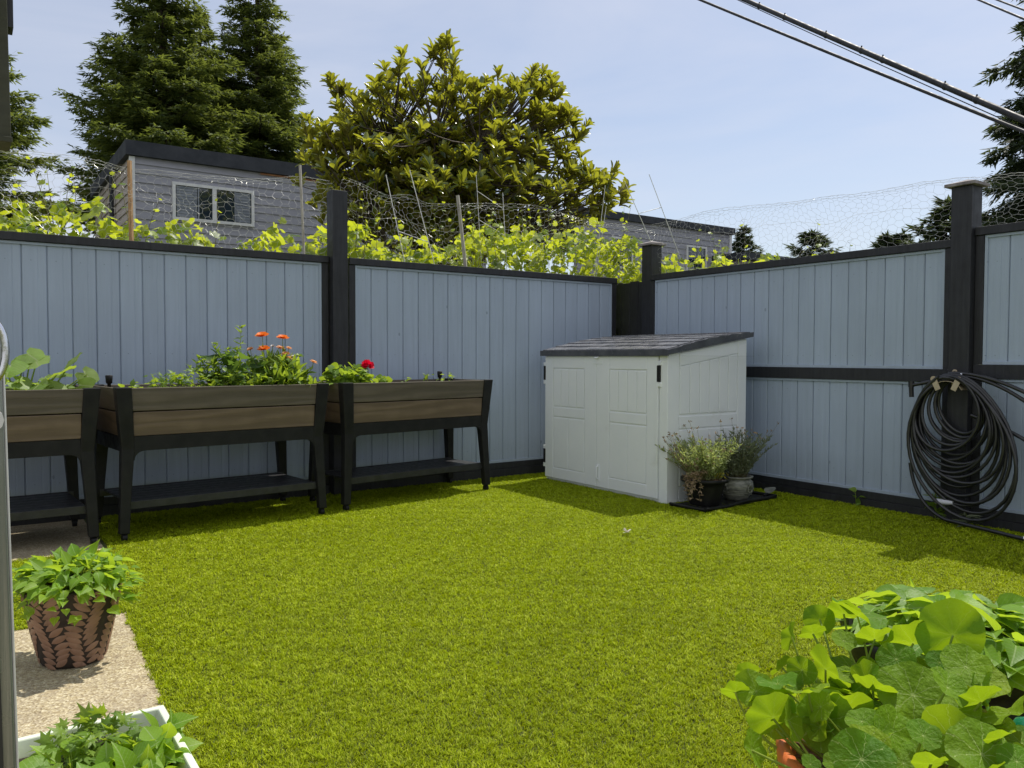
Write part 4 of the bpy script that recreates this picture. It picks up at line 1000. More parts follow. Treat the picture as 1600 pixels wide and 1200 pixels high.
# ------------------------------------------------------------------ shed
def shed():
    x0,x1,y0,y1 = 4.69,5.66,4.60,6.25
    root = thing('storage_shed','white plastic storage shed with two doors and a dark ribbed lid','shed',((x0+x1)/2,(y0+y1)/2,0))
    ox, oy = (x0+x1)/2,(y0+y1)/2
    X0,X1,Y0,Y1 = x0-ox,x1-ox,y0-oy,y1-oy
    zf, zb = 1.225, 1.375
    def ztop(x): return zf+(zb-zf)*(x-X0)/(X1-X0)
    mb = MB(); i=.012
    mb.hexa([(X0+i,Y0+i,.0),(X1,Y0+i,.0),(X1,Y1-i,.0),(X0+i,Y1-i,.0),(X0+i,Y0+i,zf),(X1,Y0+i,zb),(X1,Y1-i,zb),(X0+i,Y1-i,zf)])
    # corner columns and base
    mb.hexa([(X0,Y0,.0),(X0+.13,Y0,.0),(X0+.13,Y0+.09,.0),(X0,Y0+.09,.0),(X0,Y0,zf),(X0+.13,Y0,ztop(X0+.13)),(X0+.13,Y0+.09,ztop(X0+.13)),(X0,Y0+.09,zf)])
    # side panelling facing -y
    def plate(xa,xb,za,zbf,pr=.008):
        zA = zbf(xa) if callable(zbf) else zbf; zB = zbf(xb) if callable(zbf) else zbf
        mb.hexa([(xa,Y0+i-pr,za),(xb,Y0+i-pr,za),(xb,Y0+i+.002,za),(xa,Y0+i+.002,za),(xa,Y0+i-pr,zA),(xb,Y0+i-pr,zB),(xb,Y0+i+.002,zB),(xa,Y0+i+.002,zA)])
    A, B = X0+.145, X1-.115
    w=(B-A)/6
    for k in range(6): plate(A+k*w+.005,A+(k+1)*w-.005,.735,lambda x: ztop(x)-.125,.009)
    plate(A,B,.615,.715,.009)
    w=(B-A)/4
    for k in range(4): plate(A+k*w+.005,A+(k+1)*w-.005,.14,.60,.009)
    plate(A,B,.03,.125,.009); plate(B+.006,X1,.03,lambda x: ztop(x)-.01,.010)
    plate(A,B,0,.02,.012)
    mb.hexa([(A,Y0+.002,ztop(A)-.118),(B,Y0+.002,ztop(B)-.118),(B,Y0+.012,ztop(B)-.118),(A,Y0+.012,ztop(A)-.118),(A,Y0+.002,ztop(A)-.01),(B,Y0+.002,ztop(B)-.01),(B,Y0+.012,ztop(B)-.01),(A,Y0+.012,ztop(A)-.01)])
    mb.build('body', M['shed'], root, bevel=.0035)
    # doors on the face x = X0
    D0, D1 = Y0+.10, Y1-.02; mid=(D0+D1)/2
    for side,(a,b) in enumerate(((D0,mid-.002),(mid+.002,D1))):
        mb = MB(); f = X0-.004
        mb.box(f,X0+.011,a,b,.035,zf-.012)
        inner = (a+.16,b-.20) if side==0 else (a+.20,b-.12)
        if side==0: inner=(a+.13,b-.17)
        else: inner=(a+.17,b-.13)
        p0,p1 = inner; w=(p1-p0)/4
        for k in range(4): mb.box(f-.007,f-.0005,p0+k*w+.005,p0+(k+1)*w-.005,.735,1.085)
        mb.box(f-.007,f-.0005,p0,p1,.635,.72); w=(p1-p0)/2
        for k in range(2): mb.box(f-.007,f-.0005,p0+k*w+.005,p0+(k+1)*w-.005,.145,.62)
        mb.box(f-.009,f-.0005,a,p0-.006,.037,zf-.014); mb.box(f-.009,f-.0005,p1+.006,b,.037,zf-.014)
        mb.box(f-.0085,f-.0005,p0-.005,p1+.005,.037,.135); mb.box(f-.0085,f-.0005,p0-.005,p1+.005,1.098,zf-.014)
        d = mb.build('door', M['shed'], root, bevel=.003)
        hy = D0-.012 if side==0 else D1+.005
        for zz in ((1.0,) if side==0 else (.98,.17)):
            mb = MB(); mb.box(X0-.017,X0+.012,hy-.012,hy+.020,zz-.0,zz+.135); mb.build('hinge', M['plastic_black'], d, bevel=.003)
            mb = MB(); mb.box(X0-.012,X0+.006,hy-.022,hy+.028,zz-.04,zz-.002); mb.box(X0-.012,X0+.006,hy-.022,hy+.028,zz+.137,zz+.17); mb.build('hinge_plate', M['shed'], d, bevel=.003)
    mb = MB(); ym = mid-.015
    mb.box(X0-.016,X0-.0135,ym-.07,ym+.07,zf-.085,zf-.02)
    mb.tube([(X0-.02,ym-.02,zf-.02),(X0-.035,ym-.01,zf-.03),(X0-.035,ym+.015,zf-.03),(X0-.02,ym+.02,zf-.02)],.008,6)
    mb.build('latch', M['shed'], root, bevel=.004)
    mb = MB(); hy = mid-.03
    mb.box(X0-.018,X0-.0135,hy-.022,hy+.022,.09,.24)
    mb.tube([(X0-.018,hy,.23),(X0-.036,hy,.215),(X0-.036,hy,.12),(X0-.018,hy,.105)],.006,6); mb.build('handle', M['shed'], root, bevel=.002)
    # lid
    e=.025
    def lidz(x): return ztop(x)
    mb = MB()
    a,b = X0-e, X1+.06
    N_=18; xs=np.linspace(a,b,N_*2+1); V=[];F=[]
    # sides scalloped like shingles: lower edge sheet
    for x in xs:
        zt = lidz(x)+.035+.028*math.sin((x-a)/(b-a)*math.pi); st = .006*(1-(((x-a)/(b-a)*7)%1))
        for y in (Y0-e,Y1+.03): V += [(x,y,lidz(x)+.0),(x,y,zt+st)]
    n=len(xs)
    for i_ in range(n-1):
        q=i_*4; r=q+4
        F += [(q,r,r+1,q+1),(q+2,q+3,r+3,r+2),(q+1,r+1,r+3,q+3),(q,q+2,r+2,r)]
    F += [(0,1,3,2),(4*(n-1),4*(n-1)+2,4*(n-1)+3,4*(n-1)+1)]
    mb.add(V,F)
    tl=MB()
    # raised ribs and courses on the lid
    for k in range(7):
        xa=a+(b-a)*(k+.03)/7; xb=a+(b-a)*(k+.93)/7
        for j in range(9):
            ya=Y0-e+.03+(Y1-Y0+e)*(j)/9; yb=ya+(Y1-Y0+e)/9-.02
            off=.012*((k+j)%2)
            hh=lambda x: lidz(x)+.035+.028*math.sin((x-a)/(b-a)*math.pi)
            tl.hexa([(xa,ya,hh(xa)),(xb,ya,hh(xb)-.004),(xb,yb,hh(xb)-.004),(xa,yb,hh(xa)),(xa,ya,hh(xa)+.016),(xb,ya,hh(xb)+.009),(xb,yb,hh(xb)+.009),(xa,yb,hh(xa)+.016)])
    mb.box(a-.012,a-.0005,Y0-e-.01,Y1+.035,zf-.012,zf+.038); mb.box(a-.012,b,Y0-e-.012,Y0-e-.0005,zf-.012,zf-.011)
    ld_=mb.build('lid', M['shed_lid'], root, bevel=.003); tl.build('ribbed_top', M['shed_tile'], ld_, bevel=.003)
    mb = MB(); mb.box(X0+.02,X1,Y0+.02,Y1-.02,-.02,.01); mb.build('base', M['plastic_black'], root)
shed()

# ------------------------------------------------------------------ lavender pots
mb = MB()
root = thing('drip_tray','flat black tray with rolled edges under the lavender pots','tray',(5.02,4.40,0),.08)
mb.box(-.36,.62,-.19,.15,.012,.02)
mb.tube([(-.36,-.19,.03),(-.1,-.195,.024),(.2,-.185,.036),(.45,-.19,.028),(.62,-.18,.03),(.62,.15,.03)],.014,6); mb.tube([(-.36,-.19,.028),(-.37,0,.03),(-.36,.15,.03)],.012,6)
mb.build('sheet', M['plastic_black'], root)
root = thing('black_plant_pot','wide black plastic pot holding the larger lavender by the shed','plant pot',(4.90,4.385,.021))
mb = MB(); mb.lathe([(.115,0),(.125,.02),(.155,.15),(.165,.185),(.190,.187),(.192,.215),(.178,.215),(.172,.19),(.02,.185)],seg=40); mb.build('vessel', M['plastic_black'], root)
mb = MB(); mb.lathe([(.172,.19),(.14,.2),(.08,.215),(.001,.22)],seg=24,cap0=False); mb.build('mulch', M['mulch'], root)
root = thing('ceramic_urn','glazed grey urn with lion ring handles beside the black pot','urn',(5.30,4.40,.021))
mb = MB(); mb.lathe([(.085,0),(.095,.01),(.125,.06),(.142,.11),(.135,.15),(.115,.17),(.112,.178),(.135,.183),(.138,.195),(.12,.197),(.11,.18),(.02,.172)],seg=40)
for zz in (.05,.065,.08,.095): mb.lathe([(.124+(zz-.05)*.35,zz-.002),(.129+(zz-.05)*.35,zz),(.124+(zz-.05)*.35,zz+.003)],seg=40,cap0=False)
mb.build('vessel', M['ceramic'], root)
for aa in (-1.62,-3.1,.2):
    cx,cy=math.cos(aa)*.146,math.sin(aa)*.146; tx,ty=-math.sin(aa),math.cos(aa)
    mb=MB(); q=[(cx+tx*.026*math.cos(t)+math.cos(aa)*.004,cy+ty*.026*math.cos(t)+math.sin(aa)*.004,.10+.026*math.sin(t)) for t in np.linspace(0,6.283,18)]; mb.tube(q,.0045,6,cap=False)
    mb.lathe([(.001,-.014),(.013,-.008),(.016,0),(.013,.008),(.001,.014)],c=(cx,cy,.132),seg=10); mb.build('ring_handle', M['ceramic'], root)
def lavender(label, loc, n, R0, hs, mat, seed, sideways=0, dead=True, gx=0):
    global rng; keep=rng; rng=np.random.default_rng(seed)
    root=thing('lavender_plant',label,'plant',loc); st=MB(); lf=MB(); fl=MB()
    for k in range(n):
        a=U(0,6.28); rr=R0*math.sqrt(U(0,1)); b=np.array([rr*math.cos(a)*.6,rr*math.sin(a)*.6,0])
        out=np.array([math.cos(a),math.sin(a),0]); ln=U(*hs); sp=U(.05,.75)
        tip=b+out*ln*sp+np.array([gx*U(0,.12),0,ln*math.sqrt(max(.1,1-sp*sp*.7))]); mid_=b+out*ln*sp*.3+np.array([0,0,ln*.45])
        q=bez(b,mid_,tip,9); st.tube(q,np.linspace(.0022,.0012,9),3,cap=False)
        m_=int(ln*95)
        t=U(.12,.95,m_); idx=(t*8).astype(int); fr=(t*8-idx)[:,None]; Q=q[idx]*(1-fr)+q[np.minimum(idx+1,8)]*fr
        leaves(lf,'lance',Q,rdir(m_,-.1,.9)+np.array([0,0,.5])+out*.3,rdir(m_),U(.02,.042,m_),U(.035,.06,m_))
        if k%5==0:
            e=q[-1]; q2=np.array([e,e+(q[-1]-q[-2])*1.6+rng.normal(0,.006,3)]); st.tube(q2,.0011,3); leaves(lf,'ovate',np.repeat([q2[-1]],6,0)+rng.normal(0,.004,(6,3)),rdir(6,.2,1),rdir(6),.014,.012,mi=1)
    lf.build('foliage',[mat,M['lav_dead']],root)
    if sideways:
        dd=MB()
        for k in range(14):
            b=np.array([-.04,U(-.05,.08),.01]); tip=b+np.array([U(-.33,-.14),U(-.02,.16),U(.15,.38)]); q=bez(b,b+np.array([-.14,.02,.08]),tip,8); dd.tube(q,.0014,3,cap=False)
            leaves(dd,'ovate',np.repeat([tip],5,0),rdir(5,.2,1),rdir(5),.018,.014)
        for k in range(26):
            b=np.array([U(-.18,-.08),U(-.12,.0),U(-.02,.05)]); tip=b+np.array([U(-.16,.02),U(-.04,.06),U(-.16,.16)]); q=bez(b,(b+tip)/2+[-.05,0,.06],tip,7); st.tube(q,.0018,3,cap=False)
            leaves(lf2:=dd,'lance',np.repeat(q[2:],4,0),rdir(20,-.5,.5),rdir(20),U(.02,.035,20),U(.03,.05,20))
        dd.build('dry_stalk',M['lav_dead'],root)
    st.build('stem',M['twig'],root); rng=keep
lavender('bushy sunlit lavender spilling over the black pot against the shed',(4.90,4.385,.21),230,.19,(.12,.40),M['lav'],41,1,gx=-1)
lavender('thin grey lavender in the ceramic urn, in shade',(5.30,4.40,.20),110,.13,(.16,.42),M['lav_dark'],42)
lf=MB(); leaves(lf,'ovate',np.stack([U(-.04,.08,26),U(-.16,-.08,26),U(.0,.06,26)],1),rdir(26,0,.6),rdir(26,.3,1),U(.02,.045,26)); root=thing('yellow_weed','small yellow leaved weed at the front of the black pot','weed',(4.92,4.385,.23)); lf.build('foliage',leafmat('yellow_leaf',[(.5,.45,.04),(.65,.55,.05)],(.8,.7,.05),.4),root)
# small stone shapes right of the urn
root=thing('garden_trowel','grey trowel lying by the fence right of the urn','trowel',(5.62,4.33,.03),.25)
mb=MB(); leaves(mb,'ovate',[(0,0,.01)],(1,0,.35),(0,0,1),.16,.14); mb.build('blade',M['ceramic'],root); mb=MB(); mb.tube([(-.10,-.01,.012),(0,0,.012)],.011,8); mb.build('handle',M['plastic_black'],root)

# ------------------------------------------------------------------ hose and holder
def hose():
    root=thing('garden_hose','black garden hose hung in many loops on the right fence post','hose',(5.86,2.92,0))
    HY,HZ=2.93,1.035
    loops=[ # half width, bottom z, y shift
        (.15,.66,-.01),(.165,.63,-.01),(.19,.60,-.01),(.21,.57,.0),(.235,.53,.01),(.25,.50,.0),(.26,.46,.02),(.285,.41,-.02),(.29,.37,-.01),(.32,.31,-.02),(.30,.27,.0),(.335,.21,-.03),(.34,.145,-.035),(.365,.105,-.05),(.38,.055,-.05),(.20,.615,.01),(.27,.44,-.02),(.31,.34,.0),(.35,.17,-.045)]
    pts=[]; 
    r=np.random.default_rng(5)
    nl=len(loops)
    for k,(w,zb,sh) in enumerate(loops):
        top=HZ+.012+.0085*(k%7)+.004*(k//7); n=36
        depth=-.014-.017*(k%5)-.004*(k//5)
        zc=(top+zb)/2; h=(top-zb)/2; tilt=r.uniform(-.05,.05)
        for i in range(n):
            a=math.pi/2+2*math.pi*i/n
            ca,sa=math.cos(a),math.sin(a)
            y=HY-.025+(sh-.012)*(1-sa) + w*ca*(1-.16*max(0,sa)) + tilt*(sa-1)*.5
            z=zc+h*sa
            x=depth - .008*math.sin(a*2+k)-.01*abs(ca)
            # blend into the next loop
            pts.append((x,y-2.92,z))
    pts=np.array(pts)
    k=np.ones(5)/5
    sm=np.stack([np.convolve(np.pad(pts[:,i],2,mode='edge'),k,'valid') for i in range(3)],1)
    mb=MB(); mb.tube(sm,.0125,8); mb.build('coil',M['hose'],root)
    mb=MB(); mb.tube(bez((-.03,.02,1.075),(-.05,-.30,1.10),(-.02,-.62,.80),14),.0135,8); mb.tube(bez((-.035,.02,1.09),(-.05,-.28,1.12),(-.02,-.72,.84),14),.0135,8)
    mb.tube(bez((-.03,-.14,.80),(-.03,-.46,.70),(-.02,-.62,.56),14),.0135,8)
    mb.tube(np.concatenate([bez((-.05,.28,.42),(-.05,.24,.10),(-.10,-.02,.045),14),bez((-.10,-.02,.045),(-.16,-.35,.035),(-.28,-.75,.03),14)[1:]]),.0135,8)
    mb.build('loose_run',M['hose'],root)
    mb=MB(); mb.tube([(-.03,.15,1.03),(-.04,.22,1.012),(-.045,.275,1.0)],.014,10); mb.tube([(-.045,.28,1.02),(-.045,.286,.98),(-.045,.282,.91)],.017,10); mb.tube([(-.045,.286,1.028),(-.045,.286,.985)],.021,10)
    mb.build('nozzle',M['hose'],root)
    mb=MB(); mb.tube([(-.075,.075,.162),(-.075,.06,.165),(-.075,-.01,.168),(-.075,-.05,.17)],[.015,.021,.018,.013],12); mb.build('coupling_sleeve',M['white_grip'],root)
    mb=MB(); mb.tube([(-.055,-.075,1.085),(-.055,-.088,1.083)],.0125,10); mb.tube([(-.055,-.055,1.045),(-.055,-.066,1.043)],.0125,10); mb.tube([(-.27,-.60,.045),(-.27,-.64,.05)],.02,10); mb.build('metal_clamp',M['chrome'],root)
hose()
root=thing('hose_holder','beige metal hose bracket screwed to the capped post','hose bracket',(5.895,2.93,1.0))
mb=MB(); V=[];n=12
for k in range(n):
    a=math.pi*(.12+.76*k/(n-1)); y=.115*math.cos(a); z=-.06+.095*math.sin(a)
    V+=[(-.008,y,z),(-.125,y,z),(-.125,y,z+.003),(-.008,y,z+.003)]
F=[]
for k in range(n-1):
    for j in range(4): q=k*4+j; q2=k*4+(j+1)%4; F.append((q,q2,q2+4,q+4))
mb.add(V,F+[(0,1,2,3),(n*4-1,n*4-2,n*4-3,n*4-4)]); mb.build('saddle',M['holder'],root)
for sy in (-1,1):
    mb=MB(); c=np.array([-.127,sy*.065,.0]); ax=nrm(np.array([0,sy*.45,1.])); sd=np.cross(ax,[1,0,0]); q=[]
    base=c+ax*-.03; pr=[base-sd*.019,base+sd*.019]
    for t in np.linspace(0,math.pi,9): q.append(base+ax*.085+sd*.021*math.cos(t)+ax*.021*math.sin(t))
    poly=[base-sd*.019,base+sd*.019]+q; m_=len(poly); V=[p for p in poly]+[p+np.array([-.003,0,0]) for p in poly]
    mb.add(V,[tuple(range(m_)),tuple(range(2*m_-1,m_-1,-1))]+[(i,(i+1)%m_,m_+(i+1)%m_,m_+i) for i in range(m_)]); mb.build('retaining_tab',M['holder'],root)
mb=MB(); mb.box(-.006,-.001,-.018,.018,-.03,.10); mb.lathe([(.02,-.0),(.02,.004)],c=(0,0,0),seg=16,cap1=True) if False else None
q=[(-.006,.018*math.cos(t),.10+.02*math.sin(t)) for t in np.linspace(0,math.pi,10)]; m_=len(q); mb.add(q+[(-.001,b,c) for a,b,c in q],[tuple(range(m_)),tuple(range(2*m_-1,m_-1,-1))]+[(i,i+1,m_+i+1,m_+i) for i in range(m_-1)])
mb.build('back_plate',M['holder'],root)
mb=MB(); mb.tube([(-.0065,0,.10),(-.012,0,.10)],.007,10); mb.build('screw',M['frame_dark'],root)

# weeds
def weed(label, loc, h, n, kind='ovate', s=.05, mat='herb'):
    root=thing('weed',label,'weed',loc); lf=MB(); P=np.stack([U(-.02,.02,n),U(-.02,.02,n),U(.0,h,n)],1)
    leaves(lf,kind,P,rdir(n,-.1,.8),rdir(n,0,1),U(s*.6,s*1.3,n)); lf.build('foliage',M[mat],root)
    st=MB(); st.tube([(0,0,-.01),(0,.005,h)],.002,4); st.build('stem',M['nast_stem'],root)
weed('single small weed growing at the foot of the right fence',(5.90,3.69,.01),.13,7,'ovate',.06)
weed('grassy weed tuft behind the hose at the post foot',(5.90,3.05,.01),.22,26,'lance',.10)
weed('low weed under the hose coupling',(5.84,2.80,.01),.10,22,'lance',.09,'lav_dark')
root=thing('fallen_flower','pale dry flower lying on the open grass','flower',(3.647,3.937,.028)); lf=MB(); leaves(lf,'petal',np.zeros((9,3)),rdir(9,.1,.8),rdir(9),.035,.05); lf.build('petals',M['fl_white'],root)

# ------------------------------------------------------------------ brown leaf-relief pot
def relief_pot():
    h=.30; rb,rt=.110,.175
    root=thing('patterned_pot','brown tapered pot with a raised leaf pattern on the concrete patio','plant pot',(.335,3.53,.004))
    def rad(z): t=z/h; return rb+(rt-rb)*(t**.85)
    mb=MB(); prof=[(rb*.9,0),(rb,.008)]+[(rad(z),z) for z in np.linspace(.02,h,12)]+[(rt+.004,h+.004),(rt-.014,h+.002),(rt-.02,h-.04),(.01,h-.045)]
    mb.lathe(prof,seg=56,sy=.92); mb.build('vessel',M['pot_groove'],root)
    mb=MB()
    # herringbone sprigs of almond leaves around the wall
    def put(u,z,ang,l,w):
        # tangent-plane almond, dome
        n=9; V=[];F=[]
        for i in range(n):
            t=i/(n-1); ww=w*math.sin(math.pi*t)**.75 if 0<t<1 else 0
            for s in (-1,-.5,0,.5,1):
                du=t*l*math.cos(ang)-s*ww*math.sin(ang); dz=t*l*math.sin(ang)+s*ww*math.cos(ang)
                zz=min(max(z+dz,.004),h-.002); r=rad(max(zz,0.01)); a=u+du/r
                lift=.0015+.0028*(1-s*s)*(math.sin(math.pi*t)**.6)
                V.append(((r+lift)*math.cos(a),(r+lift)*math.sin(a)*.92,zz))
        for i in range(n-1):
            for s in range(4): q=i*5+s; F.append((q,q+5,q+6,q+1))
        mb.add(V,np.array(F),True)
    ncol=7
    for c in range(ncol):
        for k in range(12):
            z=.002+k*.0245; r0=rad(z); cw=2*math.pi/ncol
            st_=(c+.5)*cw+.10*math.sin(z*22+c*1.7)
            for sgn in (-1,1):
                zz=z+(.0122 if sgn>0 else 0); w_=cw*.5*r0
                put(st_,zz,(.50+.12*math.sin(c*2.1+k)) if sgn>0 else math.pi-.50-.1*math.sin(c+k),w_*1.10,.0128)
    mb.build('leaf_relief',M['tan_pot'],root)
    mb=MB(); mb.lathe([(rt-.02,h-.03),(.1,h-.02),(.001,h-.015)],seg=24,cap0=False,sy=.92); mb.build('soil',M['soil'],root)
    root=thing('sweet_potato_vine','bushy light green heart leaved plant in the patterned brown pot','plant',(.335,3.53,h-.01)); lf=MB(); st=MB()
    n=420; d=rdir(n,-.05,1); P=d*np.array([.24,.23,.10])*U(.55,1.05,n)[:,None]; P[:,2]+=.02
    edge=np.hypot(P[:,0],P[:,1])>.19; P[edge,2]-=U(0,.09,edge.sum())
    D=nrm(d*np.array([1,1,.2])+rng.normal(0,.5,(n,3))+np.array([0,0,.05]))
    leaves(lf,'heart',P,D,d*.7+np.array([0,0,1.0])+rng.normal(0,.35,(n,3)),U(.035,.07,n),U(.032,.06,n))
    for i in range(46): st.tube(bez((P[i][0]*.2,P[i][1]*.2,0),(P[i][0]*.6,P[i][1]*.6,P[i][2]+.03),P[i],6),np.linspace(.003,.002,6),4,cap=False)
    lf.build('foliage',M['pepper'],root); st.build('stem',M['nast_stem'],root)
relief_pot()

# ------------------------------------------------------------------ seedling window box at lower left
def window_box():
    # long box; local x along its length
    root=thing('window_box','pale green plastic planting trough at the lower left corner','planter box',(.463,2.50,0))
    L,W,H=.385,.72,.155
    mb=MB()
    def ring(a,b,z): return [(-L+a,-W+b,z),(0-a,-W+b,z),(0-a,0-b,z),(-L+a,0-b,z)]
    V=ring(.03,.03,.0)+ring(.0,.0,H)+ring(-.008,-.008,H)+ring(-.008,-.008,H+.012)+ring(.012,.012,H+.012)+ring(.025,.025,H-.06)
    F=[(3,2,1,0)]
    for i in range(5):
        for k in range(4): a=i*4+k; b=i*4+(k+1)%4; F.append((a,b,b+4,a+4))
    mb.add(V,F); mb.build('trough',M['cream'],root,bevel=.004)
    mb=MB(); mb.box(-L+.02,-.02,-W+.02,-.02,H-.05,H-.035); mb.build('soil',M['soil'],root)
    M4=root
    def mk(name,label,x,y,n,kind,sz,mat,ext,smooth=True):
        wx=.463+x; wy=2.50+y
        return bush(name,label,'plant',(wx,wy-.02,H-.05),ext,n,kind,sz,mat,10)
    mk('chrysanthemum_plant','dark cut leaved seedlings in the middle of the pale trough',-.20,-.13,230,'mum',(.04,.065),M['herb'],(.12,.09,.11))
    mk('leafy_seedling','big oval leaved seedling at the right end of the trough',-.06,-.20,54,'heart',(.055,.085),M['pepper'],(.06,.11,.09))
    mk('lettuce_plant','upright toothed pale leaves left of the cut leaved seedlings',-.26,-.22,14,'ovate',(.07,.11),M['pepper'],(.05,.05,.10))
    mk('fern_seedling','low feathery seedlings at the left end of the trough',-.31,-.25,90,'mum',(.03,.05),M['herb'],(.07,.12,.08))
    mk('leafy_seedling','crowded oval leaved seedlings at the near end of the trough',-.17,-.42,150,'heart',(.05,.078),M['pepper'],(.15,.16,.08))
window_box()

# ------------------------------------------------------------------ nasturtium in terracotta pot
def nasturtium():
    base=np.array([1.455,.786,0])
    root=thing('terracotta_pot','orange glazed terracotta pot at the bottom right holding nasturtiums','plant pot',tuple(base))
    mb=MB(); mb.lathe([(.16,0),(.17,.01),(.220,.37),(.225,.385),(.238,.39),(.244,.44),(.237,.452),(.220,.45),(.214,.42),(.2,.39),(.01,.385)],seg=72); mb.build('vessel',M['terracotta'],root)
    mb=MB(); nr,ns=8,40; V=[(0,0,.418)]
    for i in range(1,nr+1):
        for k in range(ns):
            a=2*math.pi*k/ns; V.append((.214*i/nr*math.cos(a),(.214*i/nr)*math.sin(a),.412+rng.normal(0,.006)))
    F=[(0,1+k,1+(k+1)%ns) for k in range(ns)]+[(1+i*ns+k,1+(i+1)*ns+k,1+(i+1)*ns+(k+1)%ns,1+i*ns+(k+1)%ns) for i in range(nr-1) for k in range(ns)]
    mb.add(V,F,True); mb.build('soil',M['mulch'],root)
    return base
NB=nasturtium()

def nast_plant():
    LV=[(1.448, 1.053, 0.604, 0.069, 'y'), (1.509, 1.041, 0.604, 0.066, 'y'), (1.602, 1.087, 0.602, 0.075, 'f'), (1.65, 1.057, 0.618, 0.081, 'y'), (1.626, 1.005, 0.634, 0.133, 'e'), (1.576, 0.939, 0.611, 0.095, 'y'), (1.627, 0.885, 0.609, 0.129, 'y'), (1.638, 0.809, 0.641, 0.146, 'Y'), (1.584, 0.755, 0.607, 0.095, 'p'), (1.548, 0.874, 0.591, 0.078, 'g'), (1.488, 0.804, 0.558, 0.144, 'G'), (1.469, 0.729, 0.602, 0.081, 'g'), (1.505, 0.692, 0.583, 0.09, 'Y'), (1.517, 0.65, 0.575, 0.098, 'Y'), (1.428, 0.948, 0.573, 0.106, 'n'), (1.453, 0.885, 0.562, 0.088, 'n2'), (1.442, 0.858, 0.56, 0.087, 'y'), (1.334, 0.888, 0.514, 0.12, 't'), (1.303, 0.796, 0.557, 0.063, 'g'), (1.321, 0.747, 0.55, 0.102, 'G'), (1.376, 0.679, 0.555, 0.103, 'G'), (1.184, 0.722, 0.554, 0.104, 'g'), (1.308, 0.593, 0.582, 0.123, 'G'), (1.329, 0.554, 0.58, 0.063, 'g'), (1.312, 0.988, 0.487, 0.093, 'p'), (1.278, 1.006, 0.543, 0.084, 't'), (1.337, 1.076, 0.543, 0.053, 'y'), (1.418, 1.052, 0.545, 0.059, 'y'), (1.249, 0.905, 0.529, 0.076, 'n'), (1.156, 0.913, 0.496, 0.076, 'n'), (1.419, 1.002, 0.553, 0.063, 't'), (1.397, 1.005, 0.528, 0.04, 'g'), (1.253, 1.037, 0.538, 0.063, 'y'), (1.165, 0.803, 0.516, 0.037, 'g'), (1.486, 0.719, 0.557, 0.077, 'p'), (1.297, 0.683, 0.578, 0.061, 'g'), (1.346, 0.905, 0.551, 0.05, 'g'), (1.453, 0.928, 0.561, 0.053, 'g'), (1.414, 0.848, 0.535, 0.047, 'g'), (1.233, 0.638, 0.569, 0.057, 'y'), (1.242, 0.685, 0.546, 0.055, 'g'), (1.215, 0.788, 0.51, 0.049, 'g'), (1.338, 0.584, 0.603, 0.053, 'y'), (1.522, 0.974, 0.604, 0.056, 'g'), (1.573, 0.799, 0.602, 0.055, 'g'), (1.333, 0.58, 0.56, 0.075, 'g')]
    pot=NB; F_=np.array([.566,.824,0]); Rv=np.array([.824,-.566,0]); Z=np.array([0,0,1.])
    root=thing('nasturtium_plant','sprawling nasturtium with large round veined leaves in the terracotta pot','plant',(float(NB[0]),float(NB[1]),.5)); o=np.array([NB[0],NB[1],.5])
    st=MB(); lf=MB(); r=np.random.default_rng(8)
    for i,(x,y,z,s,t) in enumerate(LV):
        P=np.array([x,y,z]); j=r.normal(0,.26,3)
        toS=np.array(S)
        n={'g':Z*.85-F_*.55,'G':Z*.75-F_*.75,'y':-(-F_*.72-Z*.05)+Z*.35,'Y':F_*.75+Z*.42,'f':F_*.8+Rv*.5-Z*.1,'e':Z*1.+Rv*.55-F_*.05,'p':Z*.9-F_*.45-Rv*.4,'t':-F_*.7-Rv*.55+Z*.35,'n':Rv*.9-F_*.25+Z*.55,'n2':Rv*-.75-F_*.15+Z*.75}.get(t if t in ('n2',) else t)
        n=nrm(n+j); d=nrm(np.cross(n,Rv+r.normal(0,.3,3))); s=s*.93
        leaves(lf,'disc',[P-o],d,[n],s,s)
        att=P-n*s*.06-o
        b=np.array([(x-NB[0])*.35+r.normal(0,.03),(y-NB[1])*.35+r.normal(0,.03),-.09])
        st.tube(bez(b,(b+att)/2+np.array([0,0,-.03])+r.normal(0,.03,3),att,9),np.linspace(.0034,.0022,9),6,cap=False)
    for k in range(26):
        a=r.uniform(0,6.28); q=r.uniform(.10,.27); P=np.array([q*math.cos(a),q*math.sin(a),r.uniform(.0,.09)])
        s=r.uniform(.06,.10); leaves(lf,'disc',[P],r.normal(0,1,3),[Z*.8-F_*r.uniform(-.5,.7)+r.normal(0,.35,3)],s,s)
        b=np.array([P[0]*.4,P[1]*.4,-.09]); st.tube(bez(b,(b+P)/2+r.normal(0,.03,3),P-[0,0,.004],8),.0025,5,cap=False)
    for k in range(60):   # small inner leaves and tendrils
        a=r.uniform(0,6.28); q=.2*math.sqrt(r.uniform(0,1)); P=np.array([q*math.cos(a),q*math.sin(a),r.uniform(-.04,.05)])
        s=r.uniform(.035,.07); leaves(lf,'disc',[P],r.normal(0,1,3),[Z+r.normal(0,.35,3)],s,s)
        b=np.array([P[0]*.5,P[1]*.5,-.09]); st.tube(bez(b,(b+P)/2+r.normal(0,.02,3),P-[0,0,.003],7),.0018,5,cap=False)
    st.build('stem',M['nast_stem'],root); lf.build('foliage',M['nast'],root)
nast_plant()


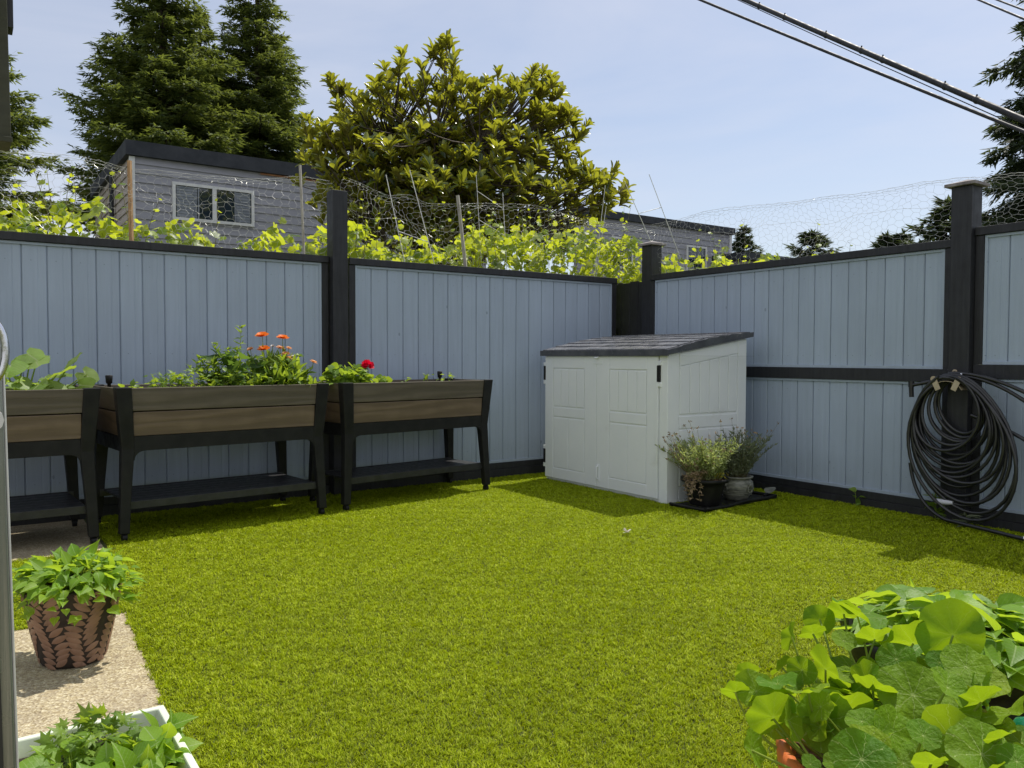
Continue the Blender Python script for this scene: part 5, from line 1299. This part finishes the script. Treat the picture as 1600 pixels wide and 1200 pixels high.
# ------------------------------------------------------------------ black nursery pot behind the nasturtium
root=thing('black_nursery_pot','large ribbed black nursery pot behind the nasturtium','plant pot',(2.212,1.085,0))
mb=MB(); seg=120; a=np.arange(seg)/seg*2*math.pi; rib=.003*np.sign(np.sin(a*40))
prof=[(.215,0,0),(.222,.02,1),(.262,.36,1),(.266,.385,0),(.278,.39,0),(.285,.43,0),(.290,.447,0),(.280,.452,0),(.268,.445,0),(.262,.38,0),(.01,.375,0)]
V=np.concatenate([np.stack([(r+rib*k)*np.cos(a),(r+rib*k)*np.sin(a),np.full(seg,z)],1) for r,z,k in prof]); n=len(prof)
i,j=np.meshgrid(np.arange(n-1),np.arange(seg),indexing='ij'); j2=(j+1)%seg
mb.add(V,np.stack([i*seg+j,i*seg+j2,(i+1)*seg+j2,(i+1)*seg+j],-1).reshape(-1,4),True); mb.build('vessel',M['plastic_black'],root)
mb=MB(); mb.lathe([(.262,.395),(.1,.40),(.001,.402)],seg=24,cap0=False); mb.build('soil',M['soil'],root)
root=thing('pepper_plant','dense leafy plant filling the black nursery pot','plant',(2.212,1.085,.39)); lf=MB(); st=MB()
n=330; d=rdir(n,.0,1); P=d*np.array([.30,.30,.10])*U(.4,1.02,n)[:,None]; P[:,2]+=.045
leaves(lf,'heart',P,nrm((d+rng.normal(0,.5,(n,3)))*np.array([1,1,.15])),np.array([0,0,1.])+rng.normal(0,.3,(n,3)),U(.055,.10,n),U(.05,.085,n))
for i in range(40): st.tube(bez((P[i][0]*.4,P[i][1]*.4,-.01),P[i]*.7,P[i],6),np.linspace(.003,.002,6),4,cap=False)
lf.build('foliage',M['pepper'],root); st.build('stem',M['nast_stem'],root)
root=thing('watering_globe','green glass watering globe among the nasturtium stems','watering globe',(1.62,.66,.44))
mb=MB(); mb.lathe([(.004,-.06),(.008,0),(.02,.02),(.032,.045),(.032,.062),(.02,.085),(.001,.093)],seg=24); mb.build('glass_bulb',M['green_glass'],root)

# ------------------------------------------------------------------ door jamb at the left edge and hanging beam
root=thing('door_frame','metal sliding door frame standing at the left edge','door frame',(.0,.90,0))
mb=MB()
def slab(x0b,x1b,x0t,x1t,y0,y1,z0,z1): mb.hexa([(x0b,y0,z0),(x1b,y0,z0),(x1b,y1,z0),(x0b,y1,z0),(x0t,y0,z1),(x1t,y0,z1),(x1t,y1,z1),(x0t,y1,z1)])
slab(-.10,.0455,-.10,.029,.0,.05,0,1.22); mb.build('stile',M['frame_metal'],root,bevel=.002)
mb=MB(); slab(.0458,.049,.0293,.0315,.004,.05,0,1.21); mb.build('edge_strip',M['frame_pale'],root,bevel=.001)
mb=MB(); slab(.024,.036,.010,.019,-.004,-.0005,0,1.2); mb.build('seal',M['frame_dark'],root)
mb=MB(); mb.tube([(.018+.014*math.sin(t),-.02,1.205+.03*math.cos(t)) for t in np.linspace(-.2,3.6,16)],.0032,8); mb.build('pull_ring',M['chrome'],root)
mb=MB(); mb.tube([(.018,-.004,1.14),(.018,-.016,1.14)],.012,12); mb.build('knob',M['frame_pale'],root)
root=thing('hanging_beam','dark olive beam end hanging down at the top left corner','beam',(.0,2.0,1.65))
mb=MB(); mb.hexa([(-.3,0,.0),(.090,0,.0),(.090,.09,.0),(-.3,.09,.0),(-.3,0,.75),(.082,0,.75),(.082,.09,.75),(-.3,.09,.75)]); mb.box(-.3,.092,-.003,-.0005,0,.012); mb.build('board',M['eave'],root,bevel=.003)
mb=MB(); mb.box(.084,.098,.01,.06,.245,.8); mb.build('side_bracket',M['dark'],root)
